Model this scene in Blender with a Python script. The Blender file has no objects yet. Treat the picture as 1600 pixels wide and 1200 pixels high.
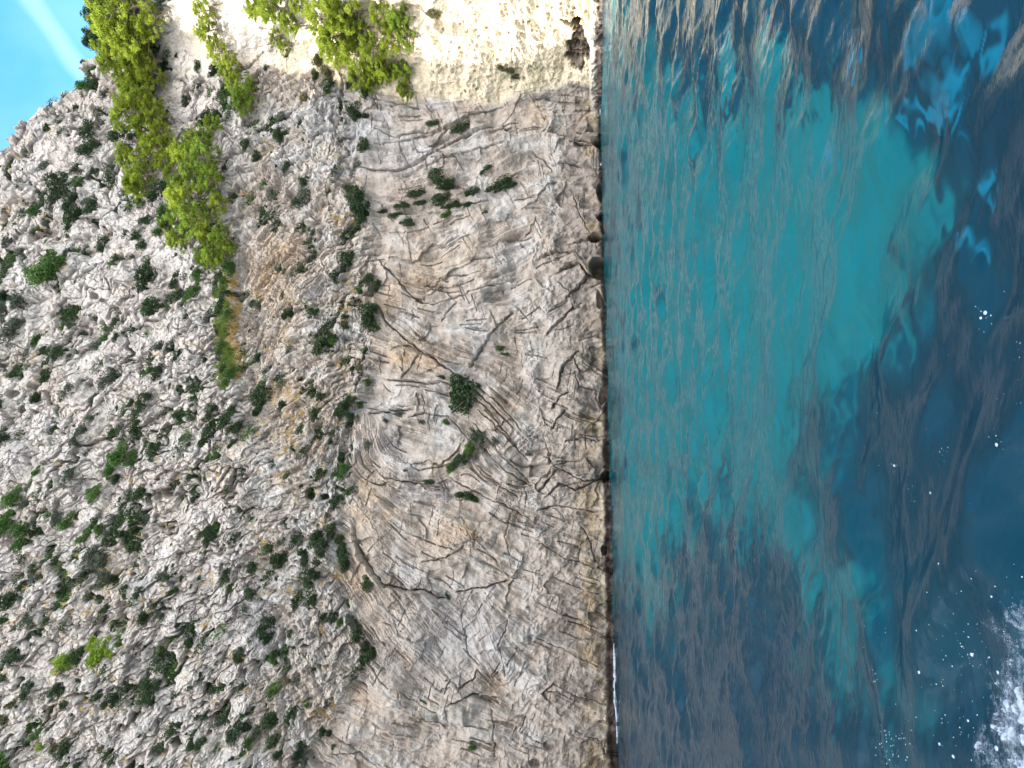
import bpy, math, random
import numpy as np
from mathutils import Vector, Matrix

random.seed(7)
rng = np.random.default_rng(11)
R = math.radians
scene = bpy.context.scene
col = scene.collection

# ------------------------------------------------------------------ camera
# The photograph was taken with the phone on its side: world "up" points to the left of the picture.
FPX = 1190.0                    # focal length in pixels of the 1600 x 1200 photograph
PITCH, ROLL = R(3.42), R(1.0)
CAM = np.array([0.0, 0.0, 4.0])
FWD = np.array([0.0, math.cos(PITCH), math.sin(PITCH)])
UP0 = np.array([0.0, -math.sin(PITCH), math.cos(PITCH)])
RT0 = np.array([1.0, 0.0, 0.0])
RT = RT0 * math.cos(ROLL) - UP0 * math.sin(ROLL)
UP = UP0 * math.cos(ROLL) + RT0 * math.sin(ROLL)
cd = bpy.data.cameras.new('camera')
cd.sensor_width = 36.0
cd.lens = 36.0 * FPX / 1600.0
cd.clip_start, cd.clip_end = 0.1, 9000
co = bpy.data.objects.new('camera', cd)
col.objects.link(co)
cx, cy, cz = -UP, RT, -FWD      # camera x, y, z axes
M4 = Matrix(((cx[0], cy[0], cz[0], CAM[0]), (cx[1], cy[1], cz[1], CAM[1]), (cx[2], cy[2], cz[2], CAM[2]), (0, 0, 0, 1)))
co.matrix_world = M4
scene.camera = co

# ------------------------------------------------------------------ light
SUN = np.array([-0.77, 0.03, 0.60])
SUN /= np.linalg.norm(SUN)
world = bpy.data.worlds.new('World')
scene.world = world
world.use_nodes = True
wn, wl = world.node_tree.nodes, world.node_tree.links
bg = wn['Background']
bg.inputs['Strength'].default_value = 0.15
sky = wn.new('ShaderNodeTexSky')
sky.sky_type = 'NISHITA'
sky.sun_disc = False
sky.sun_elevation = math.asin(SUN[2])
sky.sun_rotation = math.atan2(SUN[0], SUN[1])
sky.altitude = 0
sky.air_density, sky.dust_density, sky.ozone_density = 1.0, 0.6, 2.0
sl = bpy.data.lights.new('sun', 'SUN')
sl.energy = 5.0
sl.angle = R(0.5)
sl.color = (1.0, 0.92, 0.79)
so = bpy.data.objects.new('sun', sl)
col.objects.link(so)
so.rotation_euler = Vector(-SUN).to_track_quat('-Z', 'Y').to_euler()
so.location = (-60, 20, 120)
vs = scene.view_settings
vs.view_transform, vs.look, vs.gamma, vs.exposure = 'Standard', 'None', 1.0, 1.62


def ray(px, py):
    """direction through a point of the photograph (its own sideways pixels)"""
    dU = (1200.0 - np.asarray(py, float)) - 600.0
    dV = np.asarray(px, float) - 800.0
    return FPX * FWD + dU[..., None] * RT - dV[..., None] * UP


def on_water(px, py):
    d = ray(px, py)
    t = -CAM[2] / d[..., 2]
    return CAM + d * t[..., None]


# a thin streak of high cloud in the sky
def cirrus():
    d1, d2 = ray(np.array(45.), np.array(-10.)), ray(np.array(140.), np.array(120.))
    n = np.cross(d1, d2)
    n /= np.linalg.norm(n)
    tc = wn.new('ShaderNodeTexCoord')
    nz = wn.new('ShaderNodeTexNoise')
    nz.inputs['Scale'].default_value = 5.0
    nz.inputs['Detail'].default_value = 5.0
    wl.new(tc.outputs['Generated'], nz.inputs['Vector'])
    dot = wn.new('ShaderNodeVectorMath'); dot.operation = 'DOT_PRODUCT'
    dot.inputs[1].default_value = tuple(n)
    wl.new(tc.outputs['Generated'], dot.inputs[0])
    ad = wn.new('ShaderNodeMath'); ad.operation = 'MULTIPLY_ADD'
    wl.new(nz.outputs['Fac'], ad.inputs[0]); ad.inputs[1].default_value = 0.035
    sb = wn.new('ShaderNodeMath'); sb.operation = 'SUBTRACT'
    wl.new(dot.outputs['Value'], sb.inputs[0]); sb.inputs[1].default_value = 0.018
    wl.new(sb.outputs[0], ad.inputs[2])
    ab = wn.new('ShaderNodeMath'); ab.operation = 'ABSOLUTE'
    wl.new(ad.outputs[0], ab.inputs[0])
    mr = wn.new('ShaderNodeMapRange'); mr.interpolation_type = 'SMOOTHSTEP'
    wl.new(ab.outputs[0], mr.inputs['Value'])
    mr.inputs['From Min'].default_value = 0.020; mr.inputs['From Max'].default_value = 0.0
    n2 = wn.new('ShaderNodeTexNoise')
    n2.inputs['Scale'].default_value = 2.4; n2.inputs['Detail'].default_value = 7.0
    wl.new(tc.outputs['Generated'], n2.inputs['Vector'])
    m2 = wn.new('ShaderNodeMapRange')
    wl.new(n2.outputs['Fac'], m2.inputs['Value'])
    m2.inputs['From Min'].default_value = 0.38; m2.inputs['From Max'].default_value = 0.75
    m2.inputs['To Max'].default_value = 0.30
    mx = wn.new('ShaderNodeMath'); mx.operation = 'MAXIMUM'
    m3 = wn.new('ShaderNodeMath'); m3.operation = 'MULTIPLY'
    wl.new(mr.outputs[0], m3.inputs[0]); m3.inputs[1].default_value = 0.17
    wl.new(m3.outputs[0], mx.inputs[0]); wl.new(m2.outputs[0], mx.inputs[1])
    # unseen bright cloud, added behind the camera as white fill on the wall
    sx = wn.new('ShaderNodeSeparateXYZ'); wl.new(tc.outputs['Generated'], sx.inputs[0])
    n3 = wn.new('ShaderNodeTexNoise'); n3.inputs['Scale'].default_value = 1.6; n3.inputs['Detail'].default_value = 6.0
    wl.new(tc.outputs['Generated'], n3.inputs['Vector'])
    ma = wn.new('ShaderNodeMath'); ma.operation = 'MULTIPLY_ADD'
    wl.new(n3.outputs['Fac'], ma.inputs[0]); ma.inputs[1].default_value = 0.8; wl.new(sx.outputs['Y'], ma.inputs[2])
    m4 = wn.new('ShaderNodeMapRange'); m4.interpolation_type = 'SMOOTHSTEP'
    wl.new(ma.outputs[0], m4.inputs['Value'])
    m4.inputs['From Min'].default_value = 0.34; m4.inputs['From Max'].default_value = -0.10
    mix = wn.new('ShaderNodeMix'); mix.data_type = 'RGBA'
    wl.new(mx.outputs[0], mix.inputs['Factor'])
    hs = wn.new('ShaderNodeHueSaturation')
    hs.inputs['Saturation'].default_value = SKY_SAT
    hs.inputs['Hue'].default_value = SKY_HUE
    wl.new(sky.outputs['Color'], hs.inputs['Color'])
    wl.new(hs.outputs['Color'], mix.inputs['A'])
    mix.inputs['B'].default_value = (5.6, 6.2, 6.4, 1)
    mi2 = wn.new('ShaderNodeMix'); mi2.data_type = 'RGBA'
    wl.new(m4.outputs[0], mi2.inputs['Factor'])
    wl.new(mix.outputs['Result'], mi2.inputs['A'])
    mi2.inputs['B'].default_value = FILL_CLOUD
    hz = wn.new('ShaderNodeMapRange'); hz.interpolation_type = 'SMOOTHSTEP'
    wl.new(sx.outputs['Z'], hz.inputs['Value'])
    hz.inputs['From Min'].default_value = 0.0; hz.inputs['From Max'].default_value = 0.95
    hz.inputs['To Min'].default_value = 0.10; hz.inputs['To Max'].default_value = 2.3
    sc_ = wn.new('ShaderNodeVectorMath'); sc_.operation = 'SCALE'
    sc_.inputs[0].default_value = FILL_CLOUD[:3]; wl.new(hz.outputs[0], sc_.inputs['Scale'])
    wl.new(sc_.outputs[0], mi2.inputs['B'])
    wl.new(mi2.outputs['Result'], bg.inputs['Color'])


FILL_CLOUD = (8.0, 7.7, 7.5, 1)
WAVE, TEAL = 0.041, (0.003, 0.090, 0.106)
SKY_SAT, SKY_HUE = 1.32, 0.475
cirrus()


# ------------------------------------------------------------------ small helpers
def tag(o, label=None, cat=None, group=None, kind=None):
    if label: o['label'] = label
    if cat: o['category'] = cat
    if group: o['group'] = group
    if kind: o['kind'] = kind
    return o


def mesh_np(name, verts, faces, mat, smooth=False, attrs=None):
    """verts (n,3), faces (m,4) or (m,3) -> linked object"""
    verts = np.ascontiguousarray(verts, dtype=np.float32)
    faces = np.ascontiguousarray(faces, dtype=np.int32)
    me = bpy.data.meshes.new(name)
    k = faces.shape[1]
    me.vertices.add(len(verts)); me.vertices.foreach_set('co', verts.ravel())
    me.loops.add(faces.size); me.loops.foreach_set('vertex_index', faces.ravel())
    me.polygons.add(len(faces))
    me.polygons.foreach_set('loop_start', np.arange(0, faces.size, k, dtype=np.int32))
    me.polygons.foreach_set('use_smooth', np.full(len(faces), smooth, dtype=bool))
    me.update(calc_edges=True)
    for an, arr in (attrs or {}).items():
        if arr.ndim == 1:
            a = me.attributes.new(an, 'FLOAT', 'POINT'); a.data.foreach_set('value', np.ascontiguousarray(arr, np.float32))
        else:
            a = me.attributes.new(an, 'FLOAT_COLOR', 'POINT')
            c4 = np.ones((len(arr), 4), np.float32); c4[:, :3] = arr
            a.data.foreach_set('color', c4.ravel())
    me.materials.append(mat)
    o = bpy.data.objects.new(name, me)
    col.objects.link(o)
    return o


def grid_faces(ny, nx, keep=None):
    i = np.arange(ny * nx).reshape(ny, nx)
    f = np.stack([i[:-1, :-1], i[1:, :-1], i[1:, 1:], i[:-1, 1:]], -1)
    if keep is not None:
        return f[keep]
    return f.reshape(-1, 4)


def ss(a, b, x):
    t = np.clip((x - a) / (b - a), 0, 1)
    return t * t * (3 - 2 * t)


def perlin(x, y, seed=0):
    r = np.random.default_rng(seed)
    P = r.permutation(512).astype(np.int32)
    ang = r.random(512) * 2 * np.pi
    gx, gy = np.cos(ang).astype(np.float32), np.sin(ang).astype(np.float32)
    xi, yi = np.floor(x).astype(np.int32), np.floor(y).astype(np.int32)
    xf, yf = (x - xi).astype(np.float32), (y - yi).astype(np.float32)
    u = xf * xf * xf * (xf * (xf * 6 - 15) + 10)
    v = yf * yf * yf * (yf * (yf * 6 - 15) + 10)

    def g(ix, iy, dx, dy):
        h = P[(P[ix & 511] + iy) & 511]
        return gx[h] * dx + gy[h] * dy
    a = g(xi, yi, xf, yf); b = g(xi + 1, yi, xf - 1, yf)
    c = g(xi, yi + 1, xf, yf - 1); d = g(xi + 1, yi + 1, xf - 1, yf - 1)
    return (a + u * (b - a) + v * ((c + u * (d - c)) - (a + u * (b - a)))) * 1.5


def fbm(x, y, seed, octs=4, gain=0.5):
    s, a, f = 0, 1.0, 1.0
    for k in range(octs):
        s = s + a * perlin(x * f, y * f, seed + k * 13)
        a *= gain; f *= 2.03
    return s


def worley(x, y, seed=0):
    """F1, F2 and a random value per cell"""
    r = np.random.default_rng(seed)
    P = r.permutation(512).astype(np.int32)
    jx, jy, val = r.random(512).astype(np.float32), r.random(512).astype(np.float32), r.random(512).astype(np.float32)
    xi, yi = np.floor(x).astype(np.int32), np.floor(y).astype(np.int32)
    f1 = np.full(x.shape, 9, np.float32); f2 = f1.copy(); cv = np.zeros(x.shape, np.float32); fc = cv.copy()
    for dx in (-1, 0, 1):
        for dy in (-1, 0, 1):
            h = P[(P[(xi + dx) & 511] + yi + dy) & 511]
            ox, oy = xi + dx + jx[h] - x, yi + dy + jy[h] - y
            d = np.hypot(ox, oy).astype(np.float32)
            near = d < f1
            f2 = np.where(near, f1, np.minimum(f2, d))
            cv = np.where(near, val[h], cv)
            tilt = val[(h + 77) & 511] * 6.283
            fc = np.where(near, ox * np.cos(tilt) + oy * np.sin(tilt), fc)
            f1 = np.where(near, d, f1)
    return f1, f2, cv, fc.astype(np.float32)


def box1(a, r, ax):
    c = np.cumsum(np.pad(a, [(r + 1, r) if k == ax else (0, 0) for k in range(2)], mode='edge'), axis=ax, dtype=np.float64)
    n = a.shape[ax]
    s = [slice(None)] * 2; e = [slice(None)] * 2
    s[ax] = slice(2 * r + 1, 2 * r + 1 + n); e[ax] = slice(0, n)
    return ((c[tuple(s)] - c[tuple(e)]) / (2 * r + 1)).astype(np.float32)


def blur(a, r):
    for _ in range(2):
        a = box1(box1(a, r, 0), r, 1)
    return a


# ------------------------------------------------------------------ materials
def new_mat(name):
    m = bpy.data.materials.new(name)
    m.use_nodes = True
    return m, m.node_tree.nodes, m.node_tree.links, m.node_tree.nodes['Principled BSDF']


def rock_material():
    m, n, l, b = new_mat('limestone')
    at = n.new('ShaderNodeAttribute'); at.attribute_name = 'rock'
    tc = n.new('ShaderNodeTexCoord')
    n1 = n.new('ShaderNodeTexNoise'); n1.inputs['Scale'].default_value = 5.0; n1.inputs['Detail'].default_value = 8; n1.inputs['Roughness'].default_value = 0.7
    l.new(tc.outputs['Object'], n1.inputs['Vector'])
    mr = n.new('ShaderNodeMapRange'); l.new(n1.outputs['Fac'], mr.inputs['Value'])
    mr.inputs['From Min'].default_value = 0.25; mr.inputs['From Max'].default_value = 0.75
    mr.inputs['To Min'].default_value = 0.78; mr.inputs['To Max'].default_value = 1.22
    mul = n.new('ShaderNodeVectorMath'); mul.operation = 'SCALE'
    l.new(at.outputs['Color'], mul.inputs[0]); l.new(mr.outputs[0], mul.inputs['Scale'])
    l.new(mul.outputs[0], b.inputs['Base Color'])
    b.inputs['Roughness'].default_value = 0.92
    b.inputs['Specular IOR Level'].default_value = 0.2
    n2 = n.new('ShaderNodeTexNoise'); n2.inputs['Scale'].default_value = 9.0; n2.inputs['Detail'].default_value = 9; n2.inputs['Roughness'].default_value = 0.68
    l.new(tc.outputs['Object'], n2.inputs['Vector'])
    bp = n.new('ShaderNodeBump'); bp.inputs['Strength'].default_value = 1.0; bp.inputs['Distance'].default_value = 0.09
    l.new(n2.outputs['Fac'], bp.inputs['Height']); l.new(bp.outputs[0], b.inputs['Normal'])
    return m


def leaf_material(name, c0, c1, trans=0.25):
    m, n, l, b = new_mat(name)
    oi = n.new('ShaderNodeObjectInfo')
    tc = n.new('ShaderNodeTexCoord')
    nz = n.new('ShaderNodeTexNoise'); nz.inputs['Scale'].default_value = 3.2; nz.inputs['Detail'].default_value = 3
    l.new(tc.outputs['Object'], nz.inputs['Vector'])
    ad = n.new('ShaderNodeMath'); ad.operation = 'MULTIPLY_ADD'
    l.new(oi.outputs['Random'], ad.inputs[0]); ad.inputs[1].default_value = 0.5
    mr = n.new('ShaderNodeMapRange'); l.new(nz.outputs['Fac'], mr.inputs['Value'])
    mr.inputs['From Min'].default_value = 0.3; mr.inputs['From Max'].default_value = 0.7; mr.inputs['To Max'].default_value = 0.5
    l.new(mr.outputs[0], ad.inputs[2])
    mix = n.new('ShaderNodeMix'); mix.data_type = 'RGBA'
    l.new(ad.outputs[0], mix.inputs['Factor'])
    mix.inputs['A'].default_value = (*c0, 1); mix.inputs['B'].default_value = (*c1, 1)
    l.new(mix.outputs['Result'], b.inputs['Base Color'])
    b.inputs['Roughness'].default_value = 0.6
    b.inputs['Specular IOR Level'].default_value = 0.25
    tr = n.new('ShaderNodeBsdfTranslucent'); l.new(mix.outputs['Result'], tr.inputs['Color'])
    ms = n.new('ShaderNodeMixShader'); ms.inputs[0].default_value = trans
    l.new(b.outputs[0], ms.inputs[1]); l.new(tr.outputs[0], ms.inputs[2])
    l.new(ms.outputs[0], n['Material Output'].inputs['Surface'])
    return m


def plain_material(name, c0, c1, scale, rough=0.85):
    m, n, l, b = new_mat(name)
    tc = n.new('ShaderNodeTexCoord')
    nz = n.new('ShaderNodeTexNoise'); nz.inputs['Scale'].default_value = scale; nz.inputs['Detail'].default_value = 6
    l.new(tc.outputs['Object'], nz.inputs['Vector'])
    mix = n.new('ShaderNodeMix'); mix.data_type = 'RGBA'
    l.new(nz.outputs['Fac'], mix.inputs['Factor'])
    mix.inputs['A'].default_value = (*c0, 1); mix.inputs['B'].default_value = (*c1, 1)
    l.new(mix.outputs['Result'], b.inputs['Base Color'])
    b.inputs['Roughness'].default_value = rough
    return m


def water_material():
    m, n, l, b = new_mat('sea_water')
    at = n.new('ShaderNodeAttribute'); at.attribute_name = 'body'
    l.new(at.outputs['Color'], b.inputs['Base Color'])
    b.inputs['Roughness'].default_value = 0.5
    b.inputs['Specular IOR Level'].default_value = 0.0
    tc = n.new('ShaderNodeTexCoord')
    mp = n.new('ShaderNodeMapping'); mp.inputs['Scale'].default_value = (0.8, 1.6, 1.0)
    l.new(tc.outputs['Object'], mp.inputs['Vector'])
    n1 = n.new('ShaderNodeTexNoise'); n1.inputs['Scale'].default_value = 4.2; n1.inputs['Detail'].default_value = 5; n1.inputs['Roughness'].default_value = 0.5
    l.new(mp.outputs[0], n1.inputs['Vector'])
    bp = n.new('ShaderNodeBump'); bp.inputs['Distance'].default_value = 0.034
    ar = n.new('ShaderNodeAttribute'); ar.attribute_name = 'ripple'; l.new(ar.outputs['Fac'], bp.inputs['Strength'])
    l.new(n1.outputs['Fac'], bp.inputs['Height'])
    gl = n.new('ShaderNodeBsdfGlossy'); gl.inputs['Roughness'].default_value = 0.03
    gl.inputs['Color'].default_value = (0.80, 0.87, 0.95, 1)
    fr = n.new('ShaderNodeFresnel'); fr.inputs['IOR'].default_value = 1.333
    ms = n.new('ShaderNodeMixShader')
    for nd in (b, gl, fr):
        l.new(bp.outputs[0], nd.inputs['Normal'])
    l.new(fr.outputs[0], ms.inputs[0]); l.new(b.outputs[0], ms.inputs[1]); l.new(gl.outputs[0], ms.inputs[2])
    l.new(ms.outputs[0], n['Material Output'].inputs['Surface'])
    return m


M_ROCK = rock_material()
M_WATER = water_material()
def foam_material():
    m, n, l, b = new_mat('sea_foam')
    tc = n.new('ShaderNodeTexCoord')
    at = n.new('ShaderNodeAttribute'); at.attribute_name = 'cover'
    nz = n.new('ShaderNodeTexNoise'); nz.inputs['Scale'].default_value = 22.0; nz.inputs['Detail'].default_value = 7; nz.inputs['Roughness'].default_value = 0.65
    l.new(tc.outputs['Object'], nz.inputs['Vector'])
    ma = n.new('ShaderNodeMath'); ma.operation = 'MULTIPLY_ADD'
    l.new(nz.outputs['Fac'], ma.inputs[0]); ma.inputs[1].default_value = 1.1; l.new(at.outputs['Fac'], ma.inputs[2])
    mr = n.new('ShaderNodeMapRange'); mr.interpolation_type = 'SMOOTHSTEP'; l.new(ma.outputs[0], mr.inputs['Value'])
    mr.inputs['From Min'].default_value = 0.62; mr.inputs['From Max'].default_value = 1.45
    l.new(mr.outputs[0], b.inputs['Alpha'])
    b.inputs['Base Color'].default_value = (0.29, 0.35, 0.43, 1)
    b.inputs['Roughness'].default_value = 0.6
    return m


M_FOAM = plain_material('foam_bubbles', (0.26, 0.33, 0.42), (0.40, 0.46, 0.54), 14.0, 0.5)
M_WASH = foam_material()
M_LEAF = {
    'dark': leaf_material('dark_leaves', (0.014, 0.034, 0.014), (0.035, 0.068, 0.022), 0.15),
    'green': leaf_material('green_leaves', (0.035, 0.085, 0.020), (0.075, 0.150, 0.030), 0.25),
    'grey': leaf_material('grey_leaves', (0.040, 0.058, 0.042), (0.075, 0.095, 0.062), 0.15),
    'olive': leaf_material('olive_leaves', (0.065, 0.075, 0.030), (0.130, 0.120, 0.050), 0.2),
    'bright': leaf_material('bright_leaves', (0.12, 0.22, 0.02), (0.24, 0.32, 0.03), 0.35),
}
M_NEEDLE = {  # same needles in sunlit and shaded copies, the light put into their colour
    'bright': leaf_material('sunlit_pine_needles', (0.15, 0.22, 0.018), (0.30, 0.36, 0.035), 0.42),
    'dark': leaf_material('shaded_pine_needles', (0.018, 0.042, 0.016), (0.042, 0.080, 0.026), 0.2),
    'mid': leaf_material('green_pine_needles', (0.10, 0.18, 0.018), (0.22, 0.30, 0.03), 0.38),
}
M_BARK = plain_material('pine_bark', (0.10, 0.075, 0.055), (0.24, 0.19, 0.15), 9.0)
M_TWIG = plain_material('shrub_wood', (0.09, 0.065, 0.045), (0.19, 0.15, 0.11), 12.0)
M_DRY = leaf_material('dry_grass', (0.42, 0.30, 0.12), (0.60, 0.46, 0.22), 0.35)
M_GRASS = leaf_material('green_grass', (0.10, 0.16, 0.03), (0.22, 0.26, 0.06), 0.35)

# ------------------------------------------------------------------ the cliff: base surface
XT = np.linspace(-160, 160, 1601)
Y0T = np.interp(XT, [-160, -60, -29, 0, 15, 24, 60, 160], [38, 50, 57.5, 62, 64.3, 65.5, 67.5, 70])
Y0T = np.convolve(np.pad(Y0T, 60, mode='edge'), np.hanning(121) / np.hanning(121).sum(), mode='valid')


def softplus(x, k):
    return k * np.logaddexp(0, x / k)


def F(x, z):
    y = np.interp(x, XT, Y0T)
    xc = np.interp(z, [-5, 0, 8, 15, 27, 35, 50, 80], [23.4, 23.6, 24.3, 25.6, 30.4, 33, 37, 42])
    y = y - 1.0 * softplus(x - xc, 0.7)
    y = y + 0.13 * np.clip(z, -5, 27) + 0.9 * ss(25.5, 29.5, z) + 0.32 * softplus(z - 27.5, 0.8)
    y = y + 0.10 * (x + 30) * ss(29, 62, z)
    return y


RIDGE_Y = [-60, 50, 60, 64, 66, 68, 70, 75, 78, 84, 100, 190]  # height profile of the added ridge, set by the shadow it throws
RIDGE_Z = [64, 64, 60, 60, 69, 80, 88, 101, 117, 140, 175, 180]
SKY_PY = [-260, -60, 0, 60, 85, 96, 100, 125, 130, 150, 175, 200, 225, 240, 300, 420, 1600]
SKY_PX = [290, 215, 186, 172, 163, 150, 128, 138, 142, 103, 62, 30, 14, 0, -40, -110, -150]

PYC = np.concatenate([np.arange(-250, -14, 8.), np.arange(-14, 1214, 1.), np.arange(1214, 1500, 8.)])
PXC = np.concatenate([np.arange(-206, -8, 6.), np.arange(-8, 962, 1.), np.arange(962, 1012, 5.)])
NY, NX = len(PYC), len(PXC)
PY, PX = np.meshgrid(PYC, PXC, indexing='ij')
SKYL = np.interp(PYC, SKY_PY, SKY_PX) + 4 * fbm(PYC / 17., PYC * 0, 3, 4, 0.6)


def solve_base(px, py):
    d = ray(px, py)
    d = d / d[..., 1:2]
    lo, hi = np.full(px.shape, 20.0), np.full(px.shape, 190.0)
    for _ in range(34):
        t = 0.5 * (lo + hi)
        p = CAM + d * t[..., None]
        inside = p[..., 1] > F(p[..., 0], p[..., 2])
        hi = np.where(inside, t, hi); lo = np.where(inside, lo, t)
    return CAM + d * (0.5 * (lo + hi))[..., None]


def interp_axis(a, src, dst, ax):
    idx = np.clip(np.searchsorted(src, dst) - 1, 0, len(src) - 2)
    w = ((dst - src[idx]) / (src[idx + 1] - src[idx]))
    shp = [1] * a.ndim; shp[ax] = len(dst)
    w = w.reshape(shp)
    return np.take(a, idx, ax) * (1 - w) + np.take(a, idx + 1, ax) * w


cpy = np.linspace(PYC[0], PYC[-1], 240); cpx = np.linspace(PXC[0], PXC[-1], 180)
CPY, CPX = np.meshgrid(cpy, cpx, indexing='ij')
base_c = solve_base(CPX, CPY)
du = np.gradient(base_c, cpy, axis=0); dv = np.gradient(base_c, cpx, axis=1)
nrm_c = np.cross(du, dv); nrm_c /= np.linalg.norm(nrm_c, axis=-1, keepdims=True)
nrm_c *= -np.sign(nrm_c[..., 1:2])            # outwards = towards the sea
BASE = interp_axis(interp_axis(base_c, cpy, PYC, 0), cpx, PXC, 1)
NRM = interp_axis(interp_axis(nrm_c, cpy, PYC, 0), cpx, PXC, 1)

# ------------------------------------------------------------------ the cliff: lie of the strata
GUIDES = [  # px, py, dx, dy: direction of the beds where they can be seen
    (60, 320, .6, -.85), (120, 480, .8, -.6), (60, 700, .75, -.65), (170, 600, .9, -.45), (120, 900, .6, -.85), (250, 500, 1, -.4),
    (300, 650, 1, -.4), (260, 980, 1, -.35), (60, 1080, .6, -.85), (320, 850, 1, .3), (220, 250, .6, -.8), (320, 150, 1, -.25),
    (330, 80, 1, .15), (350, 980, 1, .4), (300, 1120, 1, -.2),
    (450, 470, .5, -1), (430, 330, .8, -.8), (480, 380, .8, -.7), (500, 450, 1, -.6), (520, 510, 1, .4), (490, 570, 1, -.6), (450, 650, 1, -.45), (430, 740, 1, -.3),
    (510, 690, .5, -1), (420, 900, 1, .3), (440, 1000, .3, 1), (420, 1100, .2, 1), (470, 260, 1, -.5), (450, 150, 1, -.9), (480, 100, .9, -.8), (400, 420, .3, -1), (400, 560, .3, -1),
    (560, 180, 1, .15), (620, 200, 1, 0), (700, 190, 1, -.2), (780, 170, 1, -.3), (600, 240, 1, .1), (650, 255, 1, -.15), (740, 230, 1, -.3), (560, 300, 1, .6),
    (640, 290, 1, -.2), (720, 300, 1, -.35), (800, 260, 1, -.5), (600, 370, 1, -.25), (680, 380, 1, -.5), (760, 380, 1, -.4), (640, 440, 1, .45), (700, 470, 1, 0),
    (760, 450, 1, -.3), (830, 400, 1, -.5), (640, 520, 1, .8), (680, 560, 1, .5), (620, 595, 1, 0), (700, 600, 1, .15), (760, 640, 1, 1), (800, 690, .8, 1),
    (570, 700, .2, 1), (590, 745, 1, .6), (650, 760, 1, 0), (700, 745, 1, -.5), (735, 700, .5, -1), (730, 660, 1, .6), (760, 720, .8, 1), (700, 790, 1, .3),
    (770, 790, 1, .7), (600, 820, .8, 1), (660, 840, 1, .5), (740, 850, 1, .4), (570, 930, .6, 1), (640, 960, 1, 1), (700, 1000, 1, .9), (620, 1040, .8, 1),
    (760, 1000, .5, 1), (600, 1130, 1, .4), (700, 1130, 1, .2),
    (870, 250, 1, .2), (880, 330, .9, .2), (850, 470, 1, -.6), (900, 480, .9, -.5), (860, 560, .9, .2), (900, 600, .8, .6), (860, 640, 1, .5), (900, 700, 1, .1),
    (850, 740, .9, -.4), (880, 760, 1, -.3), (870, 830, 1, .4), (860, 900, 1, .4), (900, 950, 1, .5), (880, 1020, 1, .5), (880, 1100, 1, .6), (920, 1160, 1, .3),
    (880, 100, 1, .1), (760, 60, 1, .1), (600, 60, .9, .5),
]
cw = np.zeros(CPX.shape); c2 = cw.copy(); s2 = cw.copy()
for gx_, gy_, dx_, dy_ in GUIDES:
    th = math.atan2(dy_, dx_)
    w_ = 1.0 / (((CPX - gx_) ** 2 + (CPY - gy_) ** 2) / 400.0 + 1.0) ** 1.6
    c2 += w_ * math.cos(2 * th); s2 += w_ * math.sin(2 * th); cw += w_
thc = np.stack([c2 / cw, s2 / cw], -1)
th2 = interp_axis(interp_axis(thc, cpy, PYC, 0), cpx, PXC, 1)
THETA = 0.5 * np.arctan2(th2[..., 1], th2[..., 0]) + 0.22 * fbm(PX / 46., PY / 46., 21, 3)
DX, DY = np.cos(THETA).astype(np.float32), np.sin(THETA).astype(np.float32)


def lic(tex, dx, dy, n):
    iy, ix = np.meshgrid(np.arange(NY, dtype=np.float32), np.arange(NX, dtype=np.float32), indexing='ij')
    acc = tex.astype(np.float32).copy()
    for sgn in (1.0, -1.0):
        x, y = ix.copy(), iy.copy()
        ldx, ldy = dx * sgn, dy * sgn
        for _ in range(n):
            x += ldx; y += ldy
            xi = np.clip(x + 0.5, 0, NX - 1).astype(np.int32); yi = np.clip(y + 0.5, 0, NY - 1).astype(np.int32)
            acc += tex[yi, xi]
            ndx, ndy = dx[yi, xi], dy[yi, xi]
            f = np.where(ndx * ldx + ndy * ldy < 0, -1.0, 1.0).astype(np.float32)
            ldx, ldy = ndx * f, ndy * f
    return acc / (2 * n + 1)


def norm(a):
    return (a - a.mean()) / a.std()


white = rng.standard_normal((NY, NX)).astype(np.float32)
L_FINE = norm(lic(box1(white, 1, 0), DX, DY, 14))
L_MED = norm(lic(blur(rng.standard_normal((NY, NX)).astype(np.float32), 2), DX, DY, 26))
L_BIG = norm(lic(blur(rng.standard_normal((NY, NX)).astype(np.float32), 6), DX, DY, 44))
clus = ss(-.35, .75, fbm(PX / 38., PY / 38., 76, 3))
sp = (rng.random((NY, NX)) < 0.0016 * clus).astype(np.float32)
sp = np.maximum(sp, .75 * np.roll(sp, 1, 0))
L_CRACK = np.clip(lic(sp, DX, DY, 17) * 35, 0, 1)
sp = (rng.random((NY, NX)) < 0.00010).astype(np.float32)
sp = np.maximum(sp, np.maximum(np.roll(sp, 1, 0), np.roll(sp, 1, 1)))
kink = 0.45 * fbm(PX / 7., PY / 7., 78, 2)
L_LONG = np.clip(lic(sp, np.cos(THETA + kink).astype(np.float32), np.sin(THETA + kink).astype(np.float32), 46) * 93, 0, 1)
sp = (rng.random((NY, NX)) < 0.0006 * (1.3 - clus)).astype(np.float32)
sp = np.maximum(sp, .8 * np.roll(sp, 1, 0))
jang = 0.25 * fbm(PX / 24., PY / 24., 77, 3)
L_CROSS = np.clip(lic(sp, np.cos(THETA + 1.35 + jang).astype(np.float32), np.sin(THETA + 1.35 + jang).astype(np.float32), 13) * 27, 0, 1)
LAM = ss(-.5, .8, fbm(PX / 75., PY / 75., 79, 3))      # where the rock is finely laminated and where it is massive

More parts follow.
